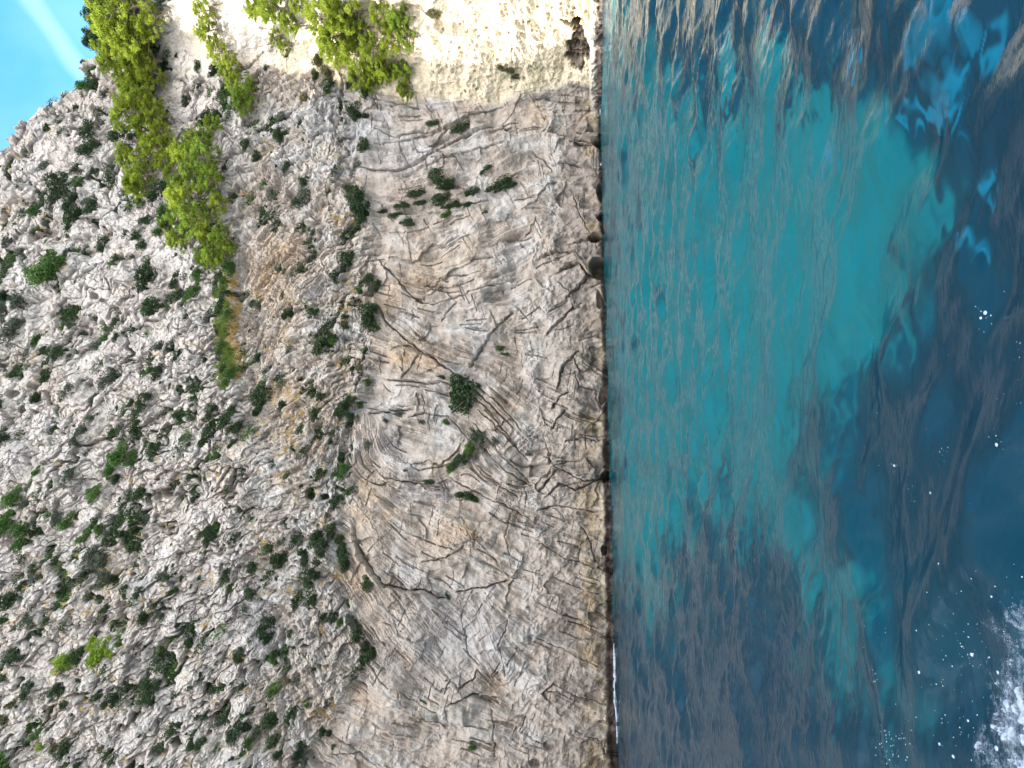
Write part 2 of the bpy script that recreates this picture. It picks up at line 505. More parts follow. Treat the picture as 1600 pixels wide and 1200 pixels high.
# ------------------------------------------------------------------ the cliff: zones and relief (metres, + = out of the wall)
wob = 16 * fbm(PX / 60., PY / 60., 5, 3)
led = np.interp(PY, [-300, 0, 90, 180, 280, 370, 600, 700, 900, 1200, 1500], [640, 560, 430, 400, 380, 368, 376, 400, 395, 400, 400])
ZA = 1 - ss(led - 18, led + 14, PX + wob * 0.6)                       # rugged upper slope
mid = np.interp(PY, [-300, 60, 150, 300, 420, 500, 600, 660, 760, 850, 960, 1030, 1200, 1500], [640, 560, 540, 560, 590, 585, 575, 560, 545, 520, 560, 575, 470, 470])
ZC = ss(mid - 14, mid + 14, PX + wob * 0.5)                           # smooth slabs
low = np.interp(PY, [-300, 100, 180, 300, 450, 600, 760, 830, 1000, 1200, 1500], [960, 900, 880, 870, 850, 838, 830, 828, 830, 838, 838])
ZD = ss(low - 8, low + 10, PX + wob * 0.35)                           # wave-washed foot
ZB = np.clip(1 - ZA - ZC, 0, 1)
ZC = ZC * (1 - ZD)
XH = np.interp(PX, [-210, 200, 270, 420, 480, 540, 650, 720, 780, 840, 945, 1010], [60, 80, 122, 108, 118, 142, 158, 160, 160, 140, 128, 128])
ZH = 1 - ss(-12, 10, PY - XH + wob * 0.5)                             # sunlit headland
ZHL = ZH * ss(640, 690, PX + wob * 0.3)
ZHU = ZH * ss(245, 285, PX + wob)

a_ = 0.62 * PX - 0.78 * PY; b_ = 0.78 * PX + 0.62 * PY
wx, wy = 9 * fbm(PX / 30., PY / 30., 31, 3), 9 * fbm(PX / 30., PY / 30., 41, 3)
bil = np.abs(perlin((a_ + wx) / 34., (b_ + wy) / 17., 51)) ** 0.75
bil2 = np.abs(perlin((a_ + wx) / 15., (b_ + wy) / 8.5, 52)) ** 0.8
bil3 = np.abs(perlin((PX + wx) / 6.5, (PY + wy) / 7.0, 53)) ** 0.8
big = fbm((a_ + wx) / 90., (b_ + wy) / 46., 54, 3)
terr = np.floor(L_BIG * 1.3 + 0.35 * perlin(PX / 40., PY / 40., 55))
terr = blur(terr, 1)
terf = np.floor(L_MED * 1.25 + .5 * L_BIG)                      # thin sharp beds
mist = np.tanh(2.2 * L_FINE)
D = np.zeros((NY, NX), np.float32)
gully = np.abs(perlin((a_ + 2.2 * wx) / 210., (b_ + 2.2 * wy) / 62., 56)) + .35 * np.abs(perlin((a_ + wx) / 90., (b_ + wy) / 30., 66))
GUL = 1 - ss(.02, .24, gully)
ang = np.abs(perlin((a_ + 1.5 * wx) / 50., (b_ + 1.5 * wy) / 24., 60)) ** .6
c1_, s1_ = .74 * PX - .67 * PY, .67 * PX + .74 * PY
wq, wr = .35 * wx, .35 * wy
bil2 = np.abs(perlin((a_ + wq) / 15., (b_ + wr) / 8.5, 52)) ** 0.8
f1a, f2a, cva, fca = worley((c1_ + 1.0 * wx) / 42., (s1_ + 1.0 * wy) / 19., 57)
f1b, f2b, cvb, fcb = worley((c1_ + wq) / 12., (s1_ + wr) / 7.5, 58)
f1d, f2d, cvd, fcd = worley((c1_ + wq) / 6., (s1_ + wr) / 4.2, 69)
gap = ss(0, .16, f2a - f1a); gapb = ss(0, .2, f2b - f1b)
big2 = fbm((a_ + wx) / 150., (b_ + wy) / 90., 67, 3)
mass = ss(-.1, .5, fbm(PX / 60., PY / 60., 68, 3))           # smoother faces among the broken rock
D += .95 * ZA * (1.1 * big2 + 0.6 * big - 1.15 * GUL + 0.30 * ang + (.34 * cva * gap + .24 * gap + .85 * fca) * (1 - .45 * mass) + (.16 * cvb * gapb + .14 * gapb + .34 * fcb) * (1 - .6 * mass) + .17 * fcd * (1 - .4 * mass) + 0.17 * bil2 * (1.2 - .7 * mass) + 0.11 * bil3 + 0.02 * L_MED + .02 * L_FINE + .06 * fbm(PX / 4.2, PY / 4.2, 59, 2))
D += ZB * (0.5 * big + 0.30 * bil + 0.30 * bil2 + 0.16 * bil3 + 0.09 * L_MED + (.04 + .06 * LAM) * L_FINE + 0.04 * terr + .07 * LAM * terf + (.25 * cva * gap + .35 * fca) + .12 * cvb * gapb + .20 * fcb + .09 * fcd - .45 * GUL)
slabn = fbm(PX / 85., PY / 85., 61, 4)
rough0 = ss(-.3, .5, fbm(PX / 50., PY / 50., 85, 3))
f1c, f2c, cvc, fcc = worley((PX + .7 * wx) / 62., (PY + .7 * wy) / 40., 64)
D += ZC * (0.62 * slabn + (.012 + .045 * LAM) * L_MED + (.010 + .032 * LAM) * L_FINE + (.02 + .07 * LAM) * terr + (.012 + .060 * LAM) * terf + (.006 + .022 * LAM) * mist + .06 * fbm(PX / 9., PY / 9., 62, 3) + .16 * cvc + .36 * fcc + .16 * fbm(PX / 28., PY / 28., 65, 3) + .05 * fcb * rough0)
D += ZD * (0.60 * slabn + .30 * fbm(PX / 26., PY / 26., 63, 3) + (.012 + .02 * LAM) * L_MED + .018 * L_FINE + (.01 + .035 * LAM) * terf + 0.10 * bil2 + .05 * bil3 + .14 * cvc + .28 * fcc + .07 * fcb)
rough = ss(0.0, 0.8, fbm(PX / 60., PY / 60., 71, 3))
D += (ZC + 0.6 * ZD) * rough * (0.20 * bil2 + 0.12 * bil3 + .12 * bil)
D -= (ZB * 0.9 + ZC + .8 * ZD + .2 * ZA) * (0.24 * L_CRACK ** 0.8 + 0.07 * L_LONG + 0.22 * L_CROSS ** 0.8 * (0.5 + rough)) * (1 - ZHL)
# broken white band above the wave-washed foot
bandc = np.interp(PY, [-300, 140, 250, 400, 480, 600, 800, 1000, 1200, 1500], [870, 868, 868, 850, 848, 838, 826, 832, 828, 828])
band = np.exp(-((PX - bandc + 1.1 * wob) / 12.0) ** 2) * (PY > 150)
band *= ss(-.5, .3, fbm(PX / 30., PY / 50., 72, 3))
D += band * (0.30 * bil2 + 0.22 * bil3 + 0.03)
# headland: granular, pitted
f1, f2, cv, fc0 = worley(PX / 6.0 + 0.3 * wx / 6, PY / 6.0, 81)
D = D * (1 - ZHL) + ZHL * (0.55 * fbm(PX / 60., PY / 60., 82, 4) + 0.03 * (0.6 - f1) + 0.13 * fbm(PX / 7., PY / 7., 83, 4, .6) - .20 * (cv > .94) * (f1 < .38) + .10 * terr * (PX < 800) + .25 * fbm(PX / 22., PY / 40., 86, 3))
D = D * (1 - .7 * ZHU * (1 - ZHL)) + ZHU * (1 - ZHL) * 0.5 * fbm(PX / 40., PY / 40., 84, 4)


def poly(pts, w, depth, lip=0.0, liplen=10.0, jit=2.2):
    """a crack or crease along a polyline; lip lifts the rock on its left side as one walks along it"""
    global D
    pts = np.array(pts, float)
    m = 6 * w + (3 * liplen if lip else 0) + 12
    x0, x1 = pts[:, 0].min() - m, pts[:, 0].max() + m
    y0, y1 = pts[:, 1].min() - m, pts[:, 1].max() + m
    ix0, ix1 = np.searchsorted(PXC, [x0, x1]); iy0, iy1 = np.searchsorted(PYC, [y0, y1])
    if ix1 - ix0 < 2 or iy1 - iy0 < 2: return
    X, Y = PX[iy0:iy1, ix0:ix1], PY[iy0:iy1, ix0:ix1]
    X = X + jit * 0.09 * wx[iy0:iy1, ix0:ix1] + jit * 0.6 * perlin(X / 7., Y / 7., 91)
    Y = Y + jit * 0.09 * wy[iy0:iy1, ix0:ix1] + jit * 0.6 * perlin(X / 7., Y / 7., 92)
    best = np.full(X.shape, 1e9); sgn = np.zeros(X.shape); tt = np.zeros(X.shape)
    n = len(pts) - 1
    for k in range(n):
        ax, ay = pts[k]; bx, by = pts[k + 1]
        ex, ey = bx - ax, by - ay
        L2 = ex * ex + ey * ey
        t = np.clip(((X - ax) * ex + (Y - ay) * ey) / L2, 0, 1)
        qx, qy = X - ax - t * ex, Y - ay - t * ey
        d = np.hypot(qx, qy)
        cl = d < best
        best = np.where(cl, d, best); sgn = np.where(cl, ex * qy - ey * qx, sgn); tt = np.where(cl, (k + t) / n, tt)
    fade = ss(0, 0.12, tt) * (1 - ss(0.88, 1, tt))
    var = 0.75 + 0.5 * perlin(X / 18., Y / 18., 93)
    dd = -depth * np.exp(-(best / w) ** 2) * fade * var
    if lip:
        dd += lip * np.exp(-best / liplen) * (np.sign(sgn) * np.sign(lip) < 0) * np.sign(lip) * fade
    D[iy0:iy1, ix0:ix1] += dd.astype(np.float32)


CREASES = [
    ([(588, 470), (605, 505), (640, 535), (680, 562), (705, 580), (735, 600)], 3.5, .8, .5),
    ([(590, 592), (640, 598), (690, 597), (720, 600), (745, 612), (770, 635), (800, 668)], 2.6, .7, .4),
    ([(633, 594), (645, 575), (660, 548)], 2, .5, 0),
    ([(585, 400), (615, 430), (640, 460), (660, 475), (680, 478), (700, 468), (740, 455), (800, 440)], 2.6, .6, -.35),
    ([(665, 460), (680, 441), (690, 432), (705, 441)], 1.8, .4, 0), ([(690, 432), (720, 430), (760, 425)], 1.6, .35, 0),
    ([(662, 448), (672, 440), (668, 446), (678, 455), (690, 440)], 1.6, .35, 0),
    ([(730, 580), (750, 548), (765, 530), (790, 500), (802, 486)], 2.4, .6, .2), ([(690, 502), (700, 485), (715, 470)], 1.5, .35, 0),
    ([(570, 647), (600, 642), (650, 640)], 2.0, .55, .4), ([(600, 600), (612, 615)], 1.6, .35, 0),
    ([(575, 705), (580, 725), (600, 745), (630, 752), (665, 757), (700, 762)], 2.6, .65, .45),
    ([(552, 727), (565, 745), (590, 758), (612, 752)], 2, .5, 0), ([(560, 700), (566, 725), (583, 742)], 2, .4, 0),
    ([(740, 600), (775, 625), (810, 665), (835, 705)], 2.3, .55, .45), ([(725, 605), (755, 632), (785, 668), (812, 700)], 2, .5, .35),
    ([(745, 640), (770, 660), (800, 690), (830, 722)], 2.2, .55, .4), ([(735, 655), (760, 682), (790, 715), (822, 748)], 2, .45, .35),
    ([(745, 690), (790, 735), (830, 760)], 2.2, .5, .4), ([(742, 720), (770, 748), (815, 780)], 2, .45, .35), ([(700, 745), (745, 770), (790, 790), (835, 815)], 2.2, .5, .4),
    ([(630, 655), (660, 645), (700, 650), (735, 690), (742, 705)], 1.8, .35, .25), ([(640, 720), (655, 735), (690, 728), (715, 705), (722, 690)], 1.8, .35, .25),
    ([(548, 805), (560, 850), (575, 880), (600, 915), (630, 925), (660, 921), (680, 935), (705, 938)], 4.0, .9, -.8),
    ([(550, 770), (570, 800), (590, 830), (600, 865)], 2, .45, .3),
    ([(575, 1025), (610, 1050), (625, 1075), (630, 1100), (650, 1120), (672, 1132)], 3.2, .8, .6), ([(600, 1040), (640, 1090), (700, 1120)], 2.0, .4, .3),
    ([(460, 1100), (480, 1118), (508, 1122)], 2.4, .6, .2), ([(400, 960), (425, 930), (440, 912)], 2, .4, .2), ([(520, 1178), (560, 1175), (592, 1200)], 2.2, .6, .3),
    ([(505, 1140), (545, 1165), (580, 1195)], 1.8, .4, 0), ([(443, 1215), (445, 1140), (446, 1040), (444, 960)], 3.5, .7, .3), ([(395, 865), (420, 830), (442, 800)], 1.8, .4, 0),
    ([(448, 960), (470, 945), (500, 950), (500, 1000), (520, 1050)], 1.8, .45, 0), ([(465, 1010), (490, 1035), (520, 1040)], 2, .5, .2),
    ([(835, 800), (870, 790), (938, 800)], 2.2, .5, .35), ([(840, 846), (880, 870), (930, 886)], 2.2, .5, .5), ([(830, 990), (870, 1010), (948, 1046)], 2.4, .6, .5),
    ([(855, 1076), (890, 1082), (945, 1102)], 2.4, .6, .4), ([(862, 1100), (850, 1080), (870, 1060)], 2, .5, .3), ([(840, 940), (880, 960), (940, 985)], 1.8, .4, .3),
    ([(905, 820), (925, 855), (930, 880)], 1.5, .4, 0), ([(860, 900), (900, 915), (940, 930)], 1.6, .35, .3), ([(905, 1160), (935, 1150), (948, 1175)], 2, .4, .2),
    ([(846, 710), (880, 735), (915, 752), (940, 748)], 2.2, .55, .45), ([(840, 770), (870, 735), (880, 735)], 2.2, .6, .4), ([(850, 780), (875, 755), (900, 765), (945, 745)], 2.2, .55, .4),
    ([(870, 612), (882, 575), (905, 545)], 2, .5, .4), ([(850, 525), (880, 500), (902, 470)], 2, .5, .4), ([(860, 640), (875, 620), (890, 612)], 2, .6, .3), ([(862, 672), (872, 655), (884, 640)], 2, .6, .3),
    ([(900, 580), (905, 605), (940, 612)], 2, .5, .4), ([(880, 690), (910, 684), (940, 692)], 1.8, .4, .3), ([(895, 555), (905, 580), (915, 600)], 1.8, .5, 0),
    ([(870, 430), (885, 418), (905, 410), (920, 430), (940, 438)], 3, .9, .6), ([(895, 380), (925, 372), (944, 368)], 3.2, .9, .5), ([(885, 470), (905, 450), (922, 428)], 2, .5, .4),
    ([(838, 405), (870, 390), (900, 392), (915, 410)], 2.2, .55, .4), ([(895, 300), (905, 330), (925, 372)], 2, .5, .4), ([(870, 440), (890, 455), (896, 480), (880, 500)], 1.8, .45, .35),
    ([(830, 235), (850, 250), (865, 270)], 2, .5, .2), ([(860, 262), (888, 258), (915, 262)], 2, .5, .3), ([(905, 222), (935, 228), (945, 226)], 3, .9, .5), ([(900, 205), (915, 212), (928, 205)], 2.4, .6, .3),
    ([(808, 330), (835, 320), (860, 290), (872, 285)], 1.6, .4, .2), ([(795, 385), (820, 370), (840, 335)], 1.6, .4, 0),
    ([(575, 268), (590, 266), (620, 265), (660, 250), (720, 215), (790, 197)], 2.0, .45, .35), ([(640, 270), (690, 248), (760, 232), (800, 225)], 1.6, .3, .25),
    ([(575, 195), (620, 215), (680, 205), (740, 180), (790, 165)], 1.8, .35, .3), ([(560, 155), (610, 160), (660, 168)], 1.8, .4, .3), ([(580, 225), (640, 222), (700, 200), (760, 170)], 1.6, .3, .25),
    ([(520, 60), (535, 130), (528, 190), (510, 262)], 2.0, .55, 0), ([(535, 110), (536, 150), (522, 235)], 2.0, .5, 0),
    ([(488, 345), (478, 375), (470, 410)], 3, .7, .5), ([(455, 380), (475, 345), (490, 338)], 2, .5, .3), ([(460, 290), (480, 245), (485, 240)], 2, .4, .3),
    ([(505, 420), (490, 445), (470, 480)], 2, .5, .3), ([(420, 420), (440, 400), (470, 395)], 1.8, .4, 0),
    ([(320, 770), (318, 730), (330, 700), (335, 655)], 2.4, .7, .2), ([(345, 860), (335, 830), (320, 800)], 2, .5, 0),
    ([(340, 850), (375, 885), (390, 915), (398, 940)], 1.8, .4, 0), ([(265, 985), (295, 980), (320, 990), (345, 1010)], 2.4, .7, .3), ([(225, 980), (250, 975), (275, 975)], 2.2, .6, .3),
    ([(300, 1010), (320, 1005), (345, 1012)], 2, .5, .3), ([(250, 1000), (270, 1015), (300, 1010)], 2, .5, .3), ([(285, 1115), (315, 1118), (338, 1120)], 2, .5, .3),
    ([(710, 925), (760, 915), (800, 905)], 2.2, .5, .4), ([(745, 845), (770, 870), (790, 895), (812, 905)], 2.2, .5, .4), ([(720, 800), (740, 840), (765, 860)], 2, .45, .3),
    ([(610, 815), (640, 835), (680, 850), (720, 860)], 2, .4, .3), ([(650, 880), (700, 870), (730, 850)], 1.6, .35, .25), ([(800, 800), (790, 840), (800, 890)], 2, .45, .3),
    ([(690, 1050), (720, 1075), (740, 1060), (745, 1045)], 2, .45, .2), ([(800, 960), (780, 1010), (790, 1060)], 2, .4, .25), ([(590, 970), (640, 990), (670, 1040)], 1.6, .25, .25),
    ([(625, 930), (660, 960), (690, 1020), (700, 1050)], 1.6, .25, .2), ([(720, 950), (725, 990), (735, 1030)], 1.6, .3, 0),
    ([(768, 1105), (773, 1140), (770, 1190)], 1.8, .4, 0), ([(640, 1120), (680, 1125), (700, 1140)], 1.8, .4, 0), ([(700, 1100), (740, 1085), (790, 1090)], 2, .45, .4),
]
for pts_, w_, d_, l_ in CREASES:
    poly(pts_, w_ * 0.43, d_ * 1.3, l_ * 1.05, 9.0, 2.6)

HOLES = [  # px, py, radii, depth
    (265, 770, 9, 10, 1.6), (250, 776, 7, 8, 1.3), (270, 828, 11, 9, 1.1), (276, 1162, 9, 10, 2.0), (250, 1172, 14, 10, 1.7), (240, 1175, 5, 5, 1.2),
    (20, 616, 9, 8, 1.4), (52, 604, 7, 6, 1.0), (203, 561, 6, 4, 1.3), (76, 364, 16, 9, 1.6), (60, 372, 7, 7, 1.4), (148, 462, 8, 6, 1.2), (210, 895, 5, 4, 1.2), (310, 745, 4, 4, .8),
    (275, 918, 7, 3, .9), (318, 941, 5, 2.5, .8), (486, 772, 8, 12, 1.1), (508, 776, 8, 8, 1.0), (250, 748, 4, 3, .9), (180, 905, 12, 12, 0.8),
    (936, 420, 14, 20, 2.6), (930, 372, 13, 8, 2.4), (937, 228, 11, 9, 1.8), (938, 300, 7, 14, 1.2), (940, 340, 6, 9, 1.2), (938, 470, 6, 16, 1.2), (942, 620, 6, 14, 1.0), (946, 745, 8, 12, 1.4), (946, 860, 6, 10, 1.0), (860, 1163, 9, 10, .5), (835, 1195, 9, 9, .6), (272, 1130, 6, 3, .8), (480, 1010, 9, 3.5, .9), (560, 1045, 11, 2.5, .9),
    (108, 190, 11, 6, 1.0), (120, 205, 9, 4, .8), (905, 1210, 16, 8, .8), (212, 465, 4, 4, .9), (160, 468, 5, 5, .9),
]
for hx, hy, rx_, ry_, dp in HOLES:
    q = ((PX + 0.35 * wx - hx) / rx_) ** 2 + ((PY + 0.35 * wy - hy) / ry_) ** 2
    D -= (dp * (1 - ss(0.35, 1.0, q))).astype(np.float32)
# square niche with a block standing in it, and jutting blocks
def box_carve(x0, x1, y0, y1, d, s=1.6, slant=0.0):
    global D
    X = PX + 0.25 * wx; Y = PY + 0.25 * wy + slant * (PX - x0)
    D += (d * ss(x0 - s, x0 + s, X) * (1 - ss(x1 - s, x1 + s, X)) * ss(y0 - s, y0 + s, Y) * (1 - ss(y1 - s, y1 + s, Y))).astype(np.float32)
box_carve(826, 862, 702, 745, -0.55); box_carve(826, 858, 709, 726, 0.75)
box_carve(670, 682, 1116, 1130, 0.7); box_carve(482, 530, 995, 1035, 0.25); box_carve(482, 525, 985, 998, -.4)
box_carve(905, 922, 198, 206, .6); box_carve(912, 936, 212, 222, .6); box_carve(885, 900, 215, 235, .35)
box_carve(690, 730, 1090, 1122, .45, 3, -.3); box_carve(800, 828, 988, 1003, .35, 2)
# wave-cut notch and pale shelf at the foot of the headland
nw = 9 * fbm(PX / 14., PY / 14., 95, 4)
notch = (1 - ss(.75, 1.1, ((PX - 903 + 1.5 * nw) / (15 + 8 * ss(60, 100, PY))) ** 2 + ((PY - 70 + 1.5 * nw) / 40.0) ** 2)) * (1 - ss(917, 925, PX + .4 * nw))
D += (-1.6 * notch + notch * (0.4 * np.abs(L_MED) + 0.5 * bil2 + .5 * cvb)).astype(np.float32)
cave = 1 - ss(.6, 1.1, ((PX - 898 + 1.3 * nw) / 17.0) ** 2 + ((PY - 35 + .9 * nw) / (5.0 + .12 * (PX - 880).clip(0, 40))) ** 2)
D -= (3.4 * cave).astype(np.float32)
shelf = ss(920, 927, PX + .2 * wx) * (1 - ss(150, 190, PY))
D += (shelf * (0.8 + 0.35 * bil2 + .2 * perlin(PX / 9., PY / 5., 97))).astype(np.float32)
# sea-level undercut
tal = np.exp(-((PX - 925 - .3 * nw) / 5.0) ** 2)
D -= (0.55 * ss(938, 948, PX - np.interp(PY, [0, 1200], [-6, 10])) * (1 - shelf)).astype(np.float32)
D += ((.55 * perlin(PY / 34., PY * 0 + .5, 98) + .3 * perlin(PY / 11., PY * 0 + .5, 99)) * ss(905, 940, PX)).astype(np.float32)
# grassy ledge lip
ledge = np.exp(-((PX - 368 + .4 * wob) / 7.0) ** 2) * ss(380, 430, PY) * (1 - ss(590, 640, PY))
D += (0.5 * ledge).astype(np.float32)

# stains and kinds of rock (albedo), plus light and shade painted on headland, notch and crag
def mixc(a, b, w):
    return a * (1 - w[..., None]) + np.array(b, np.float32) * w[..., None]


def blobs(lst):
    o = np.zeros((NY, NX), np.float32)
    for x, y, rx_, ry_, s in lst:
        o += s * np.exp(-(((PX + 1.2 * wx - x) / rx_) ** 2 + ((PY + 1.2 * wy - y) / ry_) ** 2))
    return np.clip(o, 0, 1)


nA = fbm(PX / 55., PY / 55., 101, 5, .6)
nB = fbm(PX / 23., PY / 23., 111, 5, .6)
ROCK = np.zeros((NY, NX, 3), np.float32) + np.array((0.42, 0.387, 0.352), np.float32)
ROCK = mixc(ROCK, (0.41, 0.33, 0.262), ss(-.3, .7, nA) * (.34 + .26 * ZC))
ROCK = mixc(ROCK, (0.385, 0.34, 0.305), ZC * .55)
ROCK = mixc(ROCK, (0.46, 0.445, 0.435), ss(0., .8, -nA + .35 * L_BIG) * .8)
OCHRE = blobs([(445, 400, 30, 55, .8), (410, 440, 22, 60, .9), (450, 540, 25, 60, .4), (640, 560, 45, 26, .9), (690, 570, 25, 12, .8), (600, 480, 20, 20, .7), (650, 440, 60, 40, .45), (580, 780, 35, 45, .9),
               (345, 730, 14, 45, .8), (180, 905, 18, 24, .9), (255, 775, 25, 20, .6), (265, 825, 14, 12, .9), (700, 820, 70, 40, .6), (740, 835, 16, 14, .8), (560, 890, 22, 50, .6),
               (600, 960, 30, 40, .4), (540, 1100, 60, 40, .45), (775, 1075, 14, 14, .9), (640, 1030, 14, 20, .5), (260, 230, 16, 60, .8), (280, 280, 14, 30, .9), (90, 610, 60, 30, .4),
               (120, 130, 18, 12, .6), (10, 330, 30, 40, .6), (80, 370, 20, 20, .7), (100, 1110, 30, 50, .6), (290, 1040, 30, 30, .4), (480, 60, 60, 50, .5), (840, 178, 22, 14, .8), (780, 640, 30, 40, .5), (460, 620, 40, 50, .4),  # the lower-left crag's blob is warm sunlight painted as ochre
               (690, 730, 14, 10, .7), (690, 400, 60, 50, .35)])
ROCK = mixc(ROCK, (0.46, 0.325, 0.195), OCHRE * (0.45 + .35 * ss(-.3, .6, nB)))
COOL = blobs([(560, 205, 60, 40, .8), (640, 240, 80, 35, .6), (720, 480, 40, 40, .4), (640, 775, 60, 18, .7), (620, 700, 40, 30, .5), (400, 970, 60, 60, .5), (360, 1000, 60, 90, .4), (660, 1000, 70, 60, .35), (720, 980, 40, 60, .5), (760, 1000, 60, 60, .4), (120, 420, 120, 160, .35), (200, 260, 50, 60, .5)])
ROCK = mixc(ROCK, (0.36, 0.365, 0.385), COOL * .65)
ROCK = mixc(ROCK, (0.34, 0.30, 0.27), ZD * .8)
wall_dark = ss(850, 925, PX + 26 * nB + .35 * wob) * ZD * (1 - ZH) * ss(-.6, .7, fbm(PX / 90., PY / 16., 121, 4) + .25)
ROCK = mixc(ROCK, (0.19, 0.165, 0.145), wall_dark * .78)
alg = np.exp(-((PX - np.interp(PY, [0, 600, 800, 1000, 1200], [925, 930, 920, 925, 925]) + 12 * nB) / 16.0) ** 2) * ss(.0, .6, fbm(PX / 120., PY / 40., 131, 3) + np.interp(PY, [0, 170, 200, 300, 600, 760, 1200], [0, .5, .3, -.1, .1, .6, .5]))
ROCK = mixc(ROCK, (0.30, 0.225, 0.105), alg * .5 * (1 - ZH))
ROCK = mixc(ROCK, (0.50, 0.49, 0.48), np.clip(band, 0, 1) * .6)
ROCK = mixc(ROCK, (0.60, 0.52, 0.39), np.maximum(ZHL, ZHU) * .92)  # paled further to put strong sunlight into the headland's colour
ROCK = mixc(ROCK, (0.52, 0.49, 0.44), shelf * .8)
ROCK = mixc(ROCK, (0.13, 0.105, 0.085), np.clip(notch, 0, 1) * .85)  # wet rock, with the hollow's shade darkened into its colour
lich = blobs([(800, 118, 26, 22, .9), (770, 110, 20, 16, .7), (850, 118, 30, 14, .7), (695, 1020, 14, 22, .5), (870, 140, 14, 14, .8)])
ROCK = mixc(ROCK, (0.14, 0.15, 0.07), lich * ss(-.1, .5, nB + .3 * perlin(PX / 8., PY / 8., 133)) * .8)
tide = ss(932, 941, PX - np.interp(PY, [0, 200, 400, 1200], [-4, -3, 2, 13]) + 2.5 * perlin(PY / 9., PX / 30., 134))
ROCK = mixc(ROCK, (0.075, 0.052, 0.045), tide * .9)
pale = (ss(929, 936, PX - np.interp(PY, [0, 1200], [-4, 8])) - tide).clip(0, 1) * ss(430, 470, PY) * ss(-.2, .3, perlin(PY / 40., PX / 40., 135) + .15)
ROCK = mixc(ROCK, (0.46, 0.40, 0.30), pale * .7)
ROCK *= (1 + 0.03 * L_FINE + 0.045 * L_MED + 0.15 * nB)[..., None]
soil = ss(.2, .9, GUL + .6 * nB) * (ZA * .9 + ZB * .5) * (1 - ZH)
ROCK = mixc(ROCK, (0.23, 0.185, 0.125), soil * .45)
ROCK = mixc(ROCK, (0.438, 0.410, 0.388), ZA * (1 - soil) * (.42 + .45 * ss(.35, .9, cva + .3 * nB)))
ROCK *= (.86 - .06 * ZC + .05 * ZA * (1 - ZHU) + .2 * np.maximum(ZHL, ZHU))[..., None]  # last term adds sunlit brightness to the headland's colour
ROCK = np.clip(ROCK, 0.02, 0.75)

# ------------------------------------------------------------------ the cliff: mesh
pxe = np.maximum(PX, SKYL[:, None])
over = pxe - PX
# bring skyline columns back to the skyline point, then run a plateau backwards
jx = np.interp(pxe, PXC, np.arange(NX))
j0 = np.clip(jx.astype(int), 0, NX - 2); jw = (jx - j0)[..., None]
rows = np.arange(NY)[:, None]
# the blocks of the upper slope jut out level with the sea and a little downwards, the slabs straight out of the wall
jut = blur((.72 * ZA + .5 * ZB).astype(np.float32), 6)[..., None]
DIR = NRM * (1 - jut) + np.array((0.0, -.93, -.36)) * jut
DIR /= np.linalg.norm(DIR, axis=-1, keepdims=True)
DISP = BASE + DIR * D[..., None]
P = DISP[rows, j0] * (1 - jw) + DISP[rows, j0 + 1] * jw
P[..., 1] += over * 0.22
P[..., 2] += -over * 0.012 + np.minimum(over, 20) * 0.012 * perlin(PX / 9., PY / 9., 151)
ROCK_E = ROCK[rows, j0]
CLIFF = P


def cliff_xyz(px, py, out=0.0):
    i = int(np.clip(np.searchsorted(PYC, py), 0, NY - 1)); j = int(np.clip(np.searchsorted(PXC, px), 0, NX - 1))
    return P[i, j] + NRM[i, j] * out, NRM[i, j]


fm = np.zeros((NY - 1, NX - 1), bool)
hmask = (ZH[:-1, :-1] > 0.5)
for nm, keep in (('cliff', ~hmask), ('headland', hmask)):
    f = grid_faces(NY, NX, keep)
    used = np.unique(f)
    remap = np.full(NY * NX, -1, np.int32); remap[used] = np.arange(len(used))
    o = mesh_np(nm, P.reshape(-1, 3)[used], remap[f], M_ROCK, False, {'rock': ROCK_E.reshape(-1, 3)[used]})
    tag(o, 'pale grey limestone sea cliff with folded beds, cracks and scattered shrubs' if nm == 'cliff' else 'sunlit cream rock face at the corner of the cliff above a wave-cut notch', 'cliff' if nm == 'cliff' else 'headland', kind='structure')

# unseen ridge added left of the bay, its skyline shaped to keep the sun off
gx_ = np.concatenate([np.linspace(0, 6, 25), np.linspace(7, 150, 40)]); gy_ = np.linspace(-60, 190, 126)
GX, GY = np.meshgrid(gx_, gy_, indexing='ij')
top = np.interp(GY, RIDGE_Y, RIDGE_Z) + 1.2 * fbm(GY / 9., GX / 30., 161, 4)
front = np.interp(GY, [-60, 30, 55, 75, 190], [-62, -56, -53, -53, -52]) + 1.0 * fbm(GY / 11., GX / 50., 171, 4)
gz = np.minimum(top, -3 + GX * 16 + 3 * fbm(GX * 1.5, GY / 6., 181, 3)) - .12 * np.clip(GX - 60, 0, 200)
o = mesh_np('cliff', np.stack([front - GX, GY, gz], -1).reshape(-1, 3), grid_faces(*GX.shape), M_ROCK, False, {'rock': np.full((GX.size, 3), .38, np.float32)})
tag(o, 'unseen grey limestone ridge added to shade the bay', 'cliff', kind='structure')
print('cliff built', NY, NX)

